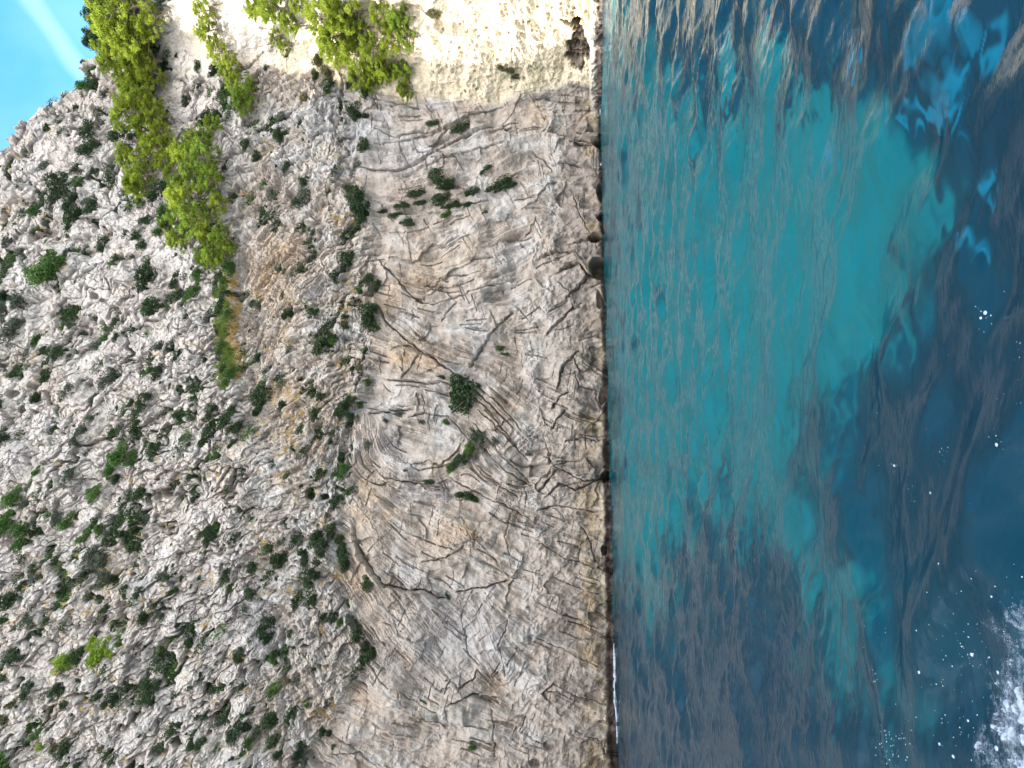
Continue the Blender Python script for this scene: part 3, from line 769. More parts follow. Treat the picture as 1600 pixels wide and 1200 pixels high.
# ------------------------------------------------------------------ the sea
yr = np.concatenate([np.geomspace(2.2, 4.2, 60)[:-1], np.geomspace(4.2, 78, 950)])
kc = np.concatenate([np.linspace(-1.6, -.6, 30)[:-1], np.linspace(-.6, .6, 1000), np.linspace(.6, 1.6, 30)[1:]])
WY, WK = np.meshgrid(yr, kc, indexing='ij')
WX = WY * WK
dyr = np.gradient(yr)[:, None]
H = np.zeros(WX.shape, np.float32); HX = H.copy(); HY = H.copy()
rw = np.random.default_rng(5)
grp = 1 + 0.5 * fbm(WX / 6., WY / 6., 201, 2)
for lam in np.geomspace(0.22, 4.6, 54):
    th = R(68) + rw.normal() * R(34)
    k = 2 * np.pi / lam
    kx_, ky_ = k * math.cos(th), k * math.sin(th)
    nearf = 1.0 if lam > .9 else (.32 + .68 * ss(7, 17, WY))
    slope = WAVE * (0.75 + 0.5 * rw.random()) * (1.15 if lam > 1.2 else 1.0)
    A = nearf * slope / k * np.clip((lam / (2.2 * dyr) - 1.0), 0, 1)
    ph = kx_ * WX + ky_ * WY + rw.random() * 6.283 + 0.8 * fbm(WX / (3 * lam), WY / (3 * lam), int(lam * 1000), 1)
    sn, cs = np.sin(ph), np.cos(ph)
    H += (A * (sn - .18 * np.cos(2 * ph)) * grp).astype(np.float32)
    HX += (A * kx_ * cs).astype(np.float32); HY += (A * ky_ * cs).astype(np.float32)
H *= 1 - 0.6 * ss(40, 60, WY)


def photo_of(x, y, z):
    d = np.stack([x, y, z - CAM[2]], -1)
    w = d @ FWD
    return 800 - FPX * (d @ UP) / w, 1200 - (600 + FPX * (d @ RT) / w)


# the wash thrown out by the boat: a low smooth ridge running off to the left
wk = on_water(np.array([1320., 1345., 1375., 1400., 1440.]), np.array([760., 880., 1040., 1210., 1400.]))
wd = np.full(WX.shape, 99.); 
for k in range(4):
    e = wk[k + 1, :2] - wk[k, :2]; L2 = (e ** 2).sum()
    t = np.clip(((WX - wk[k, 0]) * e[0] + (WY - wk[k, 1]) * e[1]) / L2, 0, 1)
    wd = np.minimum(wd, np.hypot(WX - wk[k, 0] - t * e[0], WY - wk[k, 1] - t * e[1]))
H += (0.10 * np.exp(-(wd / 0.35) ** 2)).astype(np.float32)
# colour of the water itself: pale sand, weed and deep water under it (shifted by refraction at the wavy surface), plus painted patches of light
QX, QY = WX + 1.0 * HX, WY + 1.9 * HY
qpx, qpy = photo_of(QX, QY, np.zeros_like(QX))
wn1 = fbm(QX / 3.2, QY / 3.2, 211, 4); wn2 = fbm(QX / 1.1, QY / 1.1, 221, 4)
fing = perlin(qpx / 15., qpy / 70., 241) + .5 * perlin(qpx / 7., qpy / 34., 242)
qx = qpx + 22 * wn1 + 6 * wn2 + 20 * fing; qy = qpy + 40 * wn1 + 34 * fing + 120 * perlin(qpx / 9., qpy / 130., 243) * ss(1420, 1150, qpx)
TP = [-300, 0, 100, 180, 300, 450, 600, 700, 800, 900, 1000, 1100, 1200, 1500]
TX = [945, 975, 1010, 1060, 1120, 1200, 1260, 1320, 1380, 1430, 1500, 1700]
TV = np.array([[.2, .2, .1, .05, .05, .05, .05, .05, .05, .05, 0, 0], [.3, .3, .2, .12, .08, .06, .06, .06, .06, .05, 0, 0], [.5, .5, .45, .3, .2, .15, .15, .15, .15, .12, .05, 0],
               [.5, .6, .6, .55, .5, .6, .7, .65, .42, .15, .05, 0], [.4, .55, .65, .75, .85, .95, 1, 1, .95, .6, .12, 0], [.5, .65, .75, .8, .85, .95, .95, .9, .75, .28, .12, .05],
               [.45, .65, .8, .8, .78, .75, .58, .38, .22, .12, .1, .05], [.4, .65, .8, .7, .6, .55, .42, .24, .16, .14, .12, .05], [.35, .65, .8, .5, .45, .45, .5, .32, .2, .2, .14, .08],
               [.15, .42, .6, .3, .2, .25, .45, .6, .34, .3, .2, .1], [.1, .22, .3, .15, .08, .1, .3, .5, .3, .26, .18, .1], [.05, .1, .1, .05, .03, .05, .12, .3, .26, .26, .16, .1],
               [0, 0, .03, .02, .02, .02, .05, .12, .2, .2, .12, .08], [0, 0, 0, 0, 0, 0, 0, .05, .1, .1, .1, .05]], np.float32)
ti = np.clip(np.searchsorted(TP, qy) - 1, 0, len(TP) - 2); tj = np.clip(np.searchsorted(TX, qx) - 1, 0, len(TX) - 2)
TPa, TXa = np.array(TP, float), np.array(TX, float)
fi = ss(0, 1, (qy - TPa[ti]) / (TPa[ti + 1] - TPa[ti])); fj = ss(0, 1, (qx - TXa[tj]) / (TXa[tj + 1] - TXa[tj]))
T = (TV[ti, tj] * (1 - fi) + TV[ti + 1, tj] * fi) * (1 - fj) + (TV[ti, tj + 1] * (1 - fi) + TV[ti + 1, tj + 1] * fi) * fj
T = np.clip(.35 * T + .65 * ss(.28, .62, T + .22 * wn1 + .12 * wn2), 0, 1)
far = ss(1060, 960, qpx)
BODY = np.zeros(WX.shape + (3,), np.float32) + np.array((0.002, 0.020, 0.037), np.float32)
BODY = BODY * (1 - T[..., None]) + np.array(TEAL, np.float32) * T[..., None]
CY = np.zeros_like(T)  # bright blue patches of light in the water, painted into its colour
qx0, qy0 = qx, qy
qx = qpx + 26 * wn1 + 20 * perlin(qpx / 16., qpy / 60., 231); qy = qpy + 30 * wn1 + 40 * perlin(qpx / 13., qpy / 50., 233)
for x_, y_, rx_, ry_, s_ in [(1440, 165, 46, 26, .9), (1462, 120, 34, 40, .7), (1490, 190, 10, 40, .7), (1525, 70, 12, 60, .6), (1328, 90, 16, 34, .8), (1425, 40, 26, 60, .5), (1480, 40, 40, 40, .5), (1560, 330, 22, 34, .5), (1520, 300, 24, 60, .6), (1520, 415, 14, 34, .6), (1330, 520, 8, 26, .7), (1295, 270, 9, 40, .6)]:
    CY = np.maximum(CY, s_ * np.exp(-(((qx - x_) / rx_) ** 2 + ((qy - y_) / ry_) ** 2)))
CY = .7 * ss(.2, .62, CY)
BODY = BODY * (1 - CY[..., None]) + np.array((0.003, 0.15, 0.25), np.float32) * .8 * CY[..., None]
BODY *= (1 + .10 * wn2)[..., None]
o = mesh_np('sea_water', np.stack([WX, WY, H], -1).reshape(-1, 3), grid_faces(*WX.shape)[:, ::-1], M_WATER, True, {'body': BODY.reshape(-1, 3), 'ripple': (.42 + .58 * ss(6, 16, WY)).ravel()})
tag(o, 'clear sea water, turquoise over sand and dark blue where it is deep', 'sea', kind='structure')
g = np.concatenate([-np.geomspace(4000, 4, 24), np.geomspace(4, 4000, 24)])
OX, OY = np.meshgrid(g, g, indexing='ij')
o = mesh_np('sea_water', np.stack([OX, OY, np.full_like(OX, -.45)], -1).reshape(-1, 3), grid_faces(48, 48)[:, ::-1], M_WATER, True, {'body': np.tile(np.array((0.002, 0.020, 0.037), np.float32), (OX.size, 1)), 'ripple': np.ones(OX.size, np.float32)})
tag(o, 'open sea stretching away from the cliff', 'sea', kind='structure')


def water_z(x, y):
    i = int(np.clip(np.searchsorted(yr, y), 0, len(yr) - 1)); j = int(np.clip(np.searchsorted(kc, x / y), 0, len(kc) - 1))
    return float(H[i, j])
print('sea built')


# ------------------------------------------------------------------ plants
def tube(pts, rads, k=6):
    """one tapered tube through pts -> verts, quads"""
    pts = np.array(pts, float); n = len(pts)
    vs_, fs_ = [], []
    for i in range(n):
        d = pts[min(i + 1, n - 1)] - pts[max(i - 1, 0)]
        d /= np.linalg.norm(d) + 1e-9
        a = np.cross(d, [0.3, 0.9, 0.1]); a /= np.linalg.norm(a) + 1e-9
        b = np.cross(d, a)
        for q in range(k):
            t = 2 * math.pi * q / k
            vs_.append(pts[i] + rads[i] * (a * math.cos(t) + b * math.sin(t)))
    for i in range(n - 1):
        for q in range(k):
            fs_.append((i * k + q, i * k + (q + 1) % k, (i + 1) * k + (q + 1) % k, (i + 1) * k + q))
    return np.array(vs_), np.array(fs_)


def join(parts):
    V, Fc, o = [], [], 0
    for v, f in parts:
        V.append(v); Fc.append(f + o); o += len(v)
    return np.concatenate(V), np.concatenate(Fc)


def leaf_quads(c, length, width, r, up=0.0):
    """a quad of random lie at every centre"""
    n = len(c)
    d = r.normal(size=(n, 3)); d[:, 2] += up; d /= np.linalg.norm(d, axis=1, keepdims=True)
    e = np.cross(d, r.normal(size=(n, 3))); e /= np.linalg.norm(e, axis=1, keepdims=True)
    L = (length * (0.7 + 0.6 * r.random(n)))[:, None]; W = (width * (0.7 + 0.6 * r.random(n)))[:, None]
    v = np.stack([c - e * W * .5, c + d * L * .5 - e * W * .5, c + d * L * .5 + e * W * .5, c + e * W * .5], 1)
    v[:, 0] -= d * L * .5; v[:, 3] -= d * L * .5
    return v.reshape(-1, 3), np.arange(4 * n).reshape(n, 4)


def shrub_mesh(seed, n=1500, flat=0.8, leaf=.10):
    r = np.random.default_rng(seed)
    lumps = r.normal(size=(11, 3)); lumps /= np.linalg.norm(lumps, axis=1, keepdims=True)
    lumps *= (0.30 + 0.42 * r.random((11, 1)))
    rad = 0.26 + 0.22 * r.random(11)
    k = r.integers(0, 11, n)
    d = r.normal(size=(n, 3)); d /= np.linalg.norm(d, axis=1, keepdims=True)
    c = lumps[k] + d * (rad[k] * (0.45 + 0.6 * r.random(n) ** .6))[:, None]
    c[:, 2] *= flat
    return leaf_quads(c, leaf, leaf * .62, r, .3)


def stem_mesh(seed):
    r = np.random.default_rng(seed)
    out = []
    for q in range(5):
        e = r.normal(size=3) * .42; e[2] = abs(e[2]) * .6 + .1
        m_ = e * .5 + r.normal(size=3) * .08
        out.append(tube([(0, 0, -.7), m_ * .6 + np.array((0, 0, -.25)), e], [.05, .035, .012], 5))
    return join(out)


def data_of(name, vf, mat):
    o = mesh_np(name, vf[0], vf[1], mat)
    me = o.data
    bpy.data.objects.remove(o)
    return me


SHRUB = {k: [data_of('shrub', shrub_mesh(100 * i + 7 * q, 1500 if k != 'grey' else 1100, .85), M_LEAF[k]) for q in range(4)] for i, k in enumerate(M_LEAF)}
STEMS = [data_of('stem', stem_mesh(900 + q), M_TWIG) for q in range(3)]

# photo position of the middle of each shrub, its radius in photo pixels, its kind (d dark, g green, y grey, o olive, b bright) and stretch along / across the picture
SHRUBS = """495,120,10,d 518,140,9,d 547,134,9,d 577,148,11,d 535,161,9,d 555,173,10,d 570,181,8,d 570,232,12,d 560,262,10,y 676,195,8,d 720,204,11,d 440,217,9,d 450,264,9,d
685,279,15,d 702,290,11,d 545,298,11,d 560,316,12,d 573,331,12,d 565,345,10,d 554,362,9,d 650,305,12,d 690,312,11,d 640,350,11,d 760,265,9,d 787,290,11,d 740,303,9,d 618,338,8,d 480,311,13,y 470,322,9,y
405,250,9,d 445,190,10,y 480,160,9,o 478,285,7,d 500,95,8,o 515,112,9,o 545,407,13,d 526,434,12,d 535,426,8,d 492,490,11,d 455,492,12,d 504,537,17,d 520,530,11,d 524,533,9,g 580,490,17,d 580,505,16,d 577,438,10,d
590,446,9,d 582,456,9,y 541,508,8,d 541,498,5,d 538,567,8,d 565,577,8,o 553,577,7,d 577,597,7,g 549,628,11,d 536,641,11,d 563,632,9,g 551,656,10,d 529,646,8,d 445,632,6,d 497,647,6,d 491,620,5,d 504,620,5,d 433,591,6,d
410,617,14,d 412,634,12,d 405,640,10,d 720,620,19,d 733,632,10,d 697,659,11,g 740,680,14,y 752,684,11,y 775,690,9,y 728,708,12,d 716,720,12,d 733,706,10,g 704,730,9,g 675,752,8,d 728,774,9,d 740,778,9,d 463,700,6,d
504,740,14,d 488,765,8,d 508,777,8,d 519,690,6,d 494,674,5,g 534,715,9,d 538,735,8,g 544,770,7,g 460,578,5,d 405,557,9,d 400,475,8,d 446,462,5,d 692,590,7,d 602,657,5,y 622,647,5,y 660,660,5,y 575,695,7,y 637,736,5,o 780,543,7,g 788,551,6,g 750,604,6,d
520,826,17,d 496,838,17,d 508,852,15,d 534,845,15,d 538,867,16,d 543,880,11,d 478,876,11,d 474,862,9,d 488,898,11,d 499,897,7,d 470,850,10,y 440,870,12,d 427,874,9,d 452,872,6,d 578,911,13,d 489,940,10,d 494,934,7,d 507,960,11,d 520,965,9,y 519,938,8,y
543,944,11,g 549,962,11,y 556,975,12,y 562,992,14,d 569,1010,15,d 577,1022,12,d 567,1030,8,d 532,972,8,g 461,937,5,g 461,946,5,d 424,975,14,d 428,988,9,d 456,987,8,d 437,1018,9,d 434,1024,7,g 493,1044,8,d 453,1062,9,o 466,1062,8,y 427,1118,14,d
433,1157,12,d 440,1172,9,d 468,1172,11,d 476,1160,7,d 505,1138,8,d 515,1142,6,d 737,1165,9,g 451,1127,6,d 480,1190,8,y 402,885,10,d 393,884,9,d 396,926,9,d 443,847,6,y 448,815,7,y 466,813,6,y 372,838,8,d 700,933,5,d 702,1066,5,d 663,1096,4,d 525,1164,4,d
40,478,19,y 14,493,16,y 60,535,11,g 85,432,16,g 100,420,12,g 95,455,9,g 30,520,11,y 240,432,17,d 250,480,14,d 237,478,9,g 301,472,13,g 312,462,11,g 315,435,14,g 338,412,14,b 275,440,9,d 235,413,9,d 346,440,9,d 190,530,8,d 150,542,9,y
78,550,11,d 98,556,11,d 255,545,13,y 276,540,9,d 285,557,7,d 325,561,6,d 173,597,10,y 122,608,9,y 150,620,8,y 163,568,6,o 237,580,9,g 250,582,9,d 226,583,6,d 233,625,10,d 228,640,8,d 209,632,8,d 280,647,8,d 337,642,10,d 342,656,8,d 335,682,11,d 363,655,9,d 370,670,12,d 367,692,6,d
297,697,7,d 5,636,11,d 14,682,11,d 138,675,15,y 128,690,11,y 147,655,10,y 217,665,10,d 215,680,9,d 248,702,13,d 199,712,14,g 210,716,10,g 176,735,13,g 183,745,9,d 124,744,15,y 303,743,12,d 311,775,12,d 306,765,8,d 158,770,14,g 147,768,10,g 35,777,17,g 48,788,11,y 228,772,9,d 75,735,9,g 173,676,5,g
286,612,5,d 281,606,4,d 297,593,4,d 18,820,15,g 48,835,15,g 62,818,12,y 115,815,14,g 122,805,9,g 160,830,13,g 140,835,10,g 155,815,10,g 93,812,11,y 225,815,14,d 236,808,11,y 220,846,9,d 213,808,9,g 340,822,9,g 333,838,9,d 325,830,8,d 160,880,18,y 168,900,12,y 155,865,11,y 207,918,8,d 232,917,10,d 255,898,11,y
360,900,11,d 362,887,7,d 28,930,15,d 40,915,9,d 65,905,11,y 57,965,12,y 235,955,9,d 256,945,11,y 258,958,9,y 170,950,9,d 206,963,8,d 9,970,8,g 26,982,8,y 288,985,10,y 303,993,9,d 283,970,8,d 153,1003,13,b 170,1014,13,b 160,1022,9,b 185,1012,9,b 196,1000,8,g 107,1034,11,b 120,1025,9,g 130,1020,8,d 160,1060,6,d
238,1076,13,d 232,1090,11,d 242,1092,9,d 160,1085,9,d 180,1088,9,d 182,1097,7,g 100,1072,11,d 108,1095,9,d 52,1073,9,d 25,1028,12,d 35,1020,8,d 249,1044,7,y 378,1015,10,d 378,1028,7,d 383,1072,10,d 348,1130,9,y 320,1154,9,d 310,1160,7,d 374,1136,13,d 390,1128,9,d 393,1155,8,g 365,1182,7,d 300,1162,6,d
52,1133,10,g 60,1148,9,g 62,1168,7,b 26,1098,10,o 10,1125,12,o 10,1190,10,g 20,1195,8,g 125,1142,6,o 168,1180,10,d 160,1170,8,o 90,1165,7,o 125,1190,6,d 64,620,9,d 25,585,8,d 10,460,9,d 60,300,8,y 38,335,9,y 75,262,9,y 110,300,11,y 125,265,9,d 140,240,10,y 150,215,8,d 165,178,10,d 168,150,8,y 152,135,8,d
200,215,13,d 205,240,12,d 195,225,9,d 153,237,9,d 178,265,11,y 150,270,8,d 165,280,8,d 215,213,10,d 100,290,10,d 92,310,10,d 65,305,9,y 115,318,9,d 140,315,10,y 145,328,10,d 120,345,9,d 56,335,10,g 85,325,11,y 75,350,8,y 150,140,9,g 140,138,7,g 210,140,10,y 218,145,8,y 20,385,10,y 35,395,8,y 312,107,7,d 338,110,6,d 313,135,6,d 290,158,8,d 330,190,9,d 340,185,8,d 390,232,9,d
225,385,9,d 222,372,9,d 236,350,9,d 170,385,8,d 225,320,9,g 260,335,11,g 275,320,10,g 250,365,9,g 262,305,8,d 420,110,6,d 450,88,6,o 555,130,7,o 806,120,6,o 797,110,7,o 675,20,7,o 785,105,6,o 600,330,6,d 630,322,7,d 655,318,7,d 710,323,8,d 700,335,7,g 735,322,7,d 760,335,6,d"""
SHRUBS += ' 352,432,13,g 362,448,12,g 368,425,11,g 345,455,11,g 360,470,12,d 350,485,11,g 366,492,9,g 356,508,10,g 362,525,10,g 352,540,10,g 364,556,9,g 358,575,10,d 366,590,9,g'
SHRUBS = [(float(a), float(b), float(c), {'d': 'dark', 'g': 'green', 'y': 'grey', 'o': 'olive', 'b': 'bright'}[k]) for a, b, c, k in (t.split(',') for t in SHRUBS.split())]
SHADE = {'dark': 'dark green', 'green': 'mid green', 'grey': 'grey green', 'olive': 'olive brown', 'bright': 'bright lime green'}
MARKS = [(85, 155, 'the bare skyline ridge'), (72, 366, 'the brown hollow on the upper slope'), (262, 800, 'the row of round rock hollows'), (262, 1166, 'the pair of black holes'),
         (368, 520, 'the grassy ledge'), (190, 905, 'the ochre brown scar'), (720, 535, 'the big plain slab'), (770, 640, 'the curving fold lines'), (590, 960, 'the overhang of the lower slab'),
         (480, 262, 'the pale triangular slab'), (650, 225, 'the streaked grey beds'), (525, 520, 'the arched white beds'), (650, 700, 'the bowl shaped fold'), (580, 780, 'the orange slab'),
         (95, 1112, 'the small sunlit crag'), (445, 1110, 'the long straight seam'), (375, 985, 'the smooth grey panel'), (770, 100, 'the sunlit headland wall'), (285, 200, 'the orange crevice by the pines'),
         (20, 616, 'the brown hole near the edge'), (340, 730, 'the tan groove'), (720, 400, 'the cracked pale slabs'), (610, 60, 'the pine covered headland'), (150, 600, 'the knobbly middle slope')]
ORD = ['', 'second ', 'third ', 'fourth ', 'fifth ', 'sixth ', 'seventh ', 'eighth ', 'ninth ', 'tenth ', 'eleventh ', 'twelfth ', 'thirteenth ', 'fourteenth ', 'fifteenth ']


def name_all(rows, what, sizes):
    """rows (px, py, r, shade) -> a label for each: size, colour, side of the nearest landmark of the cliff, and its turn outwards from there"""
    keys = []
    for x, y, r, sh in rows:
        size = next(w for lim, w in sizes if r < lim)
        m = min(MARKS, key=lambda k: math.hypot(k[0] - x, k[1] - y))
        dx, dy = x - m[0], y - m[1]
        a = math.degrees(math.atan2(dy, dx)) % 360
        side = ['right of', 'below right of', 'below', 'below left of', 'left of', 'above left of', 'above', 'above right of'][int(((a + 22.5) % 360) // 45)]
        keys.append((size, sh, side, m[2], math.hypot(dx, dy)))
    out = []
    for k in keys:
        same = sorted(q[4] for q in keys if q[:4] == k[:4])
        rank = same.index(k[4])
        if len(same) > 1:
            lead = ('nearest ' if rank == 0 else ORD[rank].strip() + '-nearest ')
        else:
            lead = ''
        out.append(f'{lead}{k[0]}{k[1]} {what} {k[2]} {k[3]}')
    return out


rp = np.random.default_rng(31)
LBL = name_all([(a, b, c, SHADE[k]) for a, b, c, k in SHRUBS], 'shrub', [(7, 'tiny '), (10, 'small '), (13, 'midsize '), (99, 'large ')])
for n_, ((px_, py_, r_, kd), lab) in enumerate(zip(SHRUBS, LBL)):
    p, nr = cliff_xyz(px_, py_, 0)
    dist = float(np.linalg.norm(p - CAM))
    s = 1.2 * r_ * dist / FPX * math.exp(.2 * rp.normal())
    o = bpy.data.objects.new('shrub', SHRUB[kd][int(rp.integers(0, 4))])
    col.objects.link(o)
    o.location = p + nr * 0.28 * s
    up_ = 1.0 if px_ < 380 else .35
    st_ = 1 + (.15 + .5 * rp.random()) * up_
    tilt = .62 * up_ + rp.normal() * .25
    if px_ > 590 and r_ < 15:
        gi, gj = np.searchsorted(PYC, py_), np.searchsorted(PXC, px_)
        tilt = math.atan2(math.cos(THETA[gi, gj]), -math.sin(THETA[gi, gj])) + rp.normal() * .15
        st_ = 1.25 + .5 * rp.random()
    o.rotation_euler = (rp.normal() * .2, tilt, rp.normal() * .3)
    o.scale = (s * st_ * .95, s * (.85 + .3 * rp.random()), s * (.8 + .35 * rp.random()) / st_ ** .5)
    tag(o, lab, 'shrub', 'shrubs rooted in the cliff')
    if r_ >= 14:
        st = bpy.data.objects.new('stem', STEMS[int(rp.integers(0, 3))])
        col.objects.link(st); st.parent = o


# --- pines
def pine_meshes(seed, bushy=1.0):
    r = np.random.default_rng(seed)
    lean = r.normal(size=2) * .10
    trunk = [np.array((lean[0] * t ** 1.5 + .03 * math.sin(5 * t + seed), lean[1] * t ** 1.5 + .03 * math.cos(4 * t + seed), t)) for t in np.linspace(-.08, .9, 8)]
    tv = tube(trunk, np.linspace(.030, .008, 8), 8)
    limbs, cc, cr = [], [], []
    nb = 22
    for q in range(nb):
        t = .26 + .62 * (q + r.random()) / nb
        base = np.array([np.interp(t, np.linspace(-.08, .9, 8), [p[k] for p in trunk]) for k in range(3)])
        a = q * 2.4 + r.normal() * .4
        ln = (.34 * (1 - .55 * abs(t - .45) / .5)) * (.7 + .6 * r.random()) * bushy
        tip = base + np.array((math.cos(a) * ln, math.sin(a) * ln, ln * (.25 + .3 * r.random())))
        midp = (base + tip) / 2 + np.array((0, 0, -.02)) + r.normal(size=3) * .012
        limbs.append(tube([base, midp, tip], [.010, .007, .003], 5))
        for w in (.55, .78, 1.0):
            for _ in range(2):
                cc.append(base + (tip - base) * w + r.normal(size=3) * .035 + np.array((0, 0, .02))); cr.append(.034 + .036 * r.random())
    for _ in range(7):
        cc.append(trunk[-1] + r.normal(size=3) * np.array((.07, .07, .06))); cr.append(.06)
    cc, cr = np.array(cc), np.array(cr)
    k = r.integers(0, len(cc), 5200)
    d = r.normal(size=(5200, 3)); d /= np.linalg.norm(d, axis=1, keepdims=True)
    c = cc[k] + d * (cr[k] * r.random(5200) ** .45)[:, None] * np.array((1.15, 1.15, .75))
    return tv, join(limbs), leaf_quads(c, .040, .011, r, .9)


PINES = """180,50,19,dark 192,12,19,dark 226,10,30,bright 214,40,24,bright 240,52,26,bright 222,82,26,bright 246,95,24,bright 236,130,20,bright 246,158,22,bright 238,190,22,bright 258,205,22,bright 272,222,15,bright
230,130,18,bright 256,120,16,bright 262,180,16,bright 228,165,15,bright 210,15,20,bright 252,20,18,bright 205,60,14,mid 232,252,19,bright 246,275,20,bright 240,300,16,bright 314,245,19,bright 330,222,18,mid 350,258,20,mid 322,275,17,mid 352,290,18,mid 318,322,22,bright 335,345,22,mid 345,370,17,bright 372,395,15,mid 352,410,14,mid 340,400,15,mid 365,372,15,mid 290,300,13,mid 275,255,14,bright 262,240,15,bright 285,270,13,mid 303,350,18,mid 300,380,15,bright 270,345,14,mid 360,325,13,bright
335,14,13,bright 340,48,14,bright 356,78,14,bright 376,104,12,bright 366,122,10,mid 382,135,11,bright 408,155,18,mid 398,168,12,mid 350,200,13,mid
420,12,17,bright 452,10,20,bright 466,36,13,bright 440,56,9,bright 456,74,9,bright 482,8,13,bright 535,20,24,bright 560,12,24,bright 548,52,24,bright 575,40,20,bright 572,80,18,bright 598,72,18,bright 540,80,13,bright 612,20,17,bright 630,60,17,bright 640,25,17,mid 648,55,13,mid 600,105,15,bright 618,112,15,bright 578,122,16,bright 638,108,13,mid 645,140,12,bright 590,125,12,bright"""
PINES = [(float(a), float(b), float(c), k) for a, b, c, k in (t.split(',') for t in PINES.split())]
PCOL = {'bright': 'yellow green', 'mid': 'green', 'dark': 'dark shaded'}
LBP = name_all([(a, b, c, PCOL[k]) for a, b, c, k in PINES], 'pine', [(14, 'small '), (20, ''), (99, 'tall ')])
PM = []
for q in range(4):
    tv, lv, nv = pine_meshes(50 + q * 3, 1.0 + .15 * (q % 2))
    PM.append((data_of('trunk', tv, M_BARK), data_of('limbs', lv, M_BARK), {k: data_of('crown', nv, M_NEEDLE[k]) for k in M_NEEDLE}))
for (px_, py_, r_, kd), lab in zip(PINES, LBP):
    p, nr = cliff_xyz(px_ + 0.95 * r_, py_, -.15)
    dist = float(np.linalg.norm(p - CAM))
    h = 2.9 * r_ * dist / FPX
    e = bpy.data.objects.new('pine_tree', None)
    e.empty_display_size = .3
    col.objects.link(e)
    e.location = p
    out = nr.copy(); out[2] = 0
    ax = Vector((0, 0, 1)).cross(Vector(out)).normalized()
    e.rotation_mode = 'QUATERNION'
    e.rotation_quaternion = Matrix.Rotation(.30 + .12 * rp.normal(), 4, ax).to_quaternion() @ Matrix.Rotation(rp.random() * 6.28, 4, 'Z').to_quaternion()
    e.scale = (h * (1.0 + .25 * rp.random()),) * 2 + (h,)
    tag(e, lab, 'tree', 'pines growing on the cliff')
    me = PM[int(rp.integers(0, 4))]
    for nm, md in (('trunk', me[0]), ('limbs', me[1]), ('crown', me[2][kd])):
        c = bpy.data.objects.new(nm, md); col.objects.link(c); c.parent = e


# --- what nobody could count: low scrub in the gaps of the upper slope, grass tufts and the grassy ledge
def scatter(mask, n, r):
    """random grid points with probability ~ mask, inside the dense part of the grid"""
    m = mask.copy(); m[over > 0] = 0; m[:, PXC < -6] = 0; m[:, PXC > 935] = 0; m[PYC < -12] = 0; m[PYC > 1212] = 0
    c = np.cumsum(m.ravel().astype(np.float64)); c /= c[-1]
    q = np.searchsorted(c, r.random(n))
    return np.unravel_index(q, m.shape)


sc_mask = (ZA * 1.0 + ZB * .3) * (ss(.25, .9, GUL + .5 * nB) * 1.0 + .05 * ss(.1, .7, fbm(a_ / 46., b_ / 20., 301, 4))) * ss(-.3, .3, fbm(PX / 45., PY / 45., 302, 3)) * (1 - ZHU)
for nm_, cnt, mt, lb in (('scrub', 2000, 'dark', 'low dark scrub merging into patches in the gullies of the upper slope'), ('scrub', 900, 'grey', 'pale grey green scrub among the rocks of the upper slope'), ('scrub', 600, 'green', 'low fresh green scrub in the gullies of the upper slope')):
    i_, j_ = scatter(sc_mask, cnt, rp)
    sz = .10 + .60 * rp.random(len(i_)) ** 3.2
    cen = P[i_, j_] + NRM[i_, j_] * (.25 * sz)[:, None]
    k_ = np.repeat(np.arange(len(cen)), (30 + 330 * sz ** 1.3).astype(int))
    d_ = rp.normal(size=(len(k_), 3)); d_ /= np.linalg.norm(d_, axis=1, keepdims=True)
    d_ *= (rp.random(len(k_)) ** .4)[:, None] * np.array((1.35, .8, .8))
    d_[:, 2] -= .45 * d_[:, 0]
    lump = 1 + .35 * np.sin(7 * d_[:, 0] + k_) * np.cos(6 * d_[:, 2] + 2 * k_)
    cc = cen[k_] + d_ * (sz[k_] * lump)[:, None]
    o = mesh_np(nm_, *leaf_quads(cc, .12, .07, rp, .3), M_LEAF[mt])
    tag(o, lb, 'scrub', kind='stuff')


def tufts(i_, j_, length, n, r, droop=.0):
    root = np.repeat(P[i_, j_], n, 0); nn = np.repeat(NRM[i_, j_], n, 0)
    m_ = len(root)
    d = nn * .55 + np.array((0, 0, .65)) + r.normal(size=(m_, 3)) * .38
    d /= np.linalg.norm(d, axis=1, keepdims=True)
    root = root + r.normal(size=(m_, 3)) * length * .28
    L = length * (.6 + .8 * r.random(m_))[:, None]
    s_ = np.cross(d, r.normal(size=(m_, 3))); s_ /= np.linalg.norm(s_, axis=1, keepdims=True)
    w_ = .028
    tip = root + d * L + np.array((0, 0, -droop)) * L
    v = np.stack([root - s_ * w_, root + s_ * w_, tip + s_ * w_ * .4, tip - s_ * w_ * .4], 1)
    return v.reshape(-1, 3), np.arange(4 * m_).reshape(m_, 4)


lg = (.15 + ss(-.2, .3, perlin(PY / 9., PX / 9., 305))) * np.exp(-((PX - 374 + .5 * wob + 6 * perlin(PY / 14., PX / 30., 306)) / 4.0) ** 2) * ss(415, 440, PY) * (1 - ss(575, 600, PY)) + .35 * np.exp(-(((PX - 412) / 18) ** 2 + ((PY - 445) / 30) ** 2)) * 0
o = mesh_np('dry_grass', *tufts(*scatter(lg, 330, rp),   .36, 14, rp), M_DRY)
tag(o, 'golden dry grass along the lip of the ledge', 'grass', kind='stuff')
lg2 = np.exp(-((PX - 358 + .5 * wob + 8 * perlin(PY / 16., PX / 30., 307)) / 8.0) ** 2) * ss(420, 500, PY) * (1 - ss(540, 620, PY))
o = mesh_np('green_grass', *tufts(*scatter(lg2, 420, rp), .42, 16, rp), M_GRASS)
tag(o, 'green grass growing on the rock ledge', 'grass', kind='stuff')
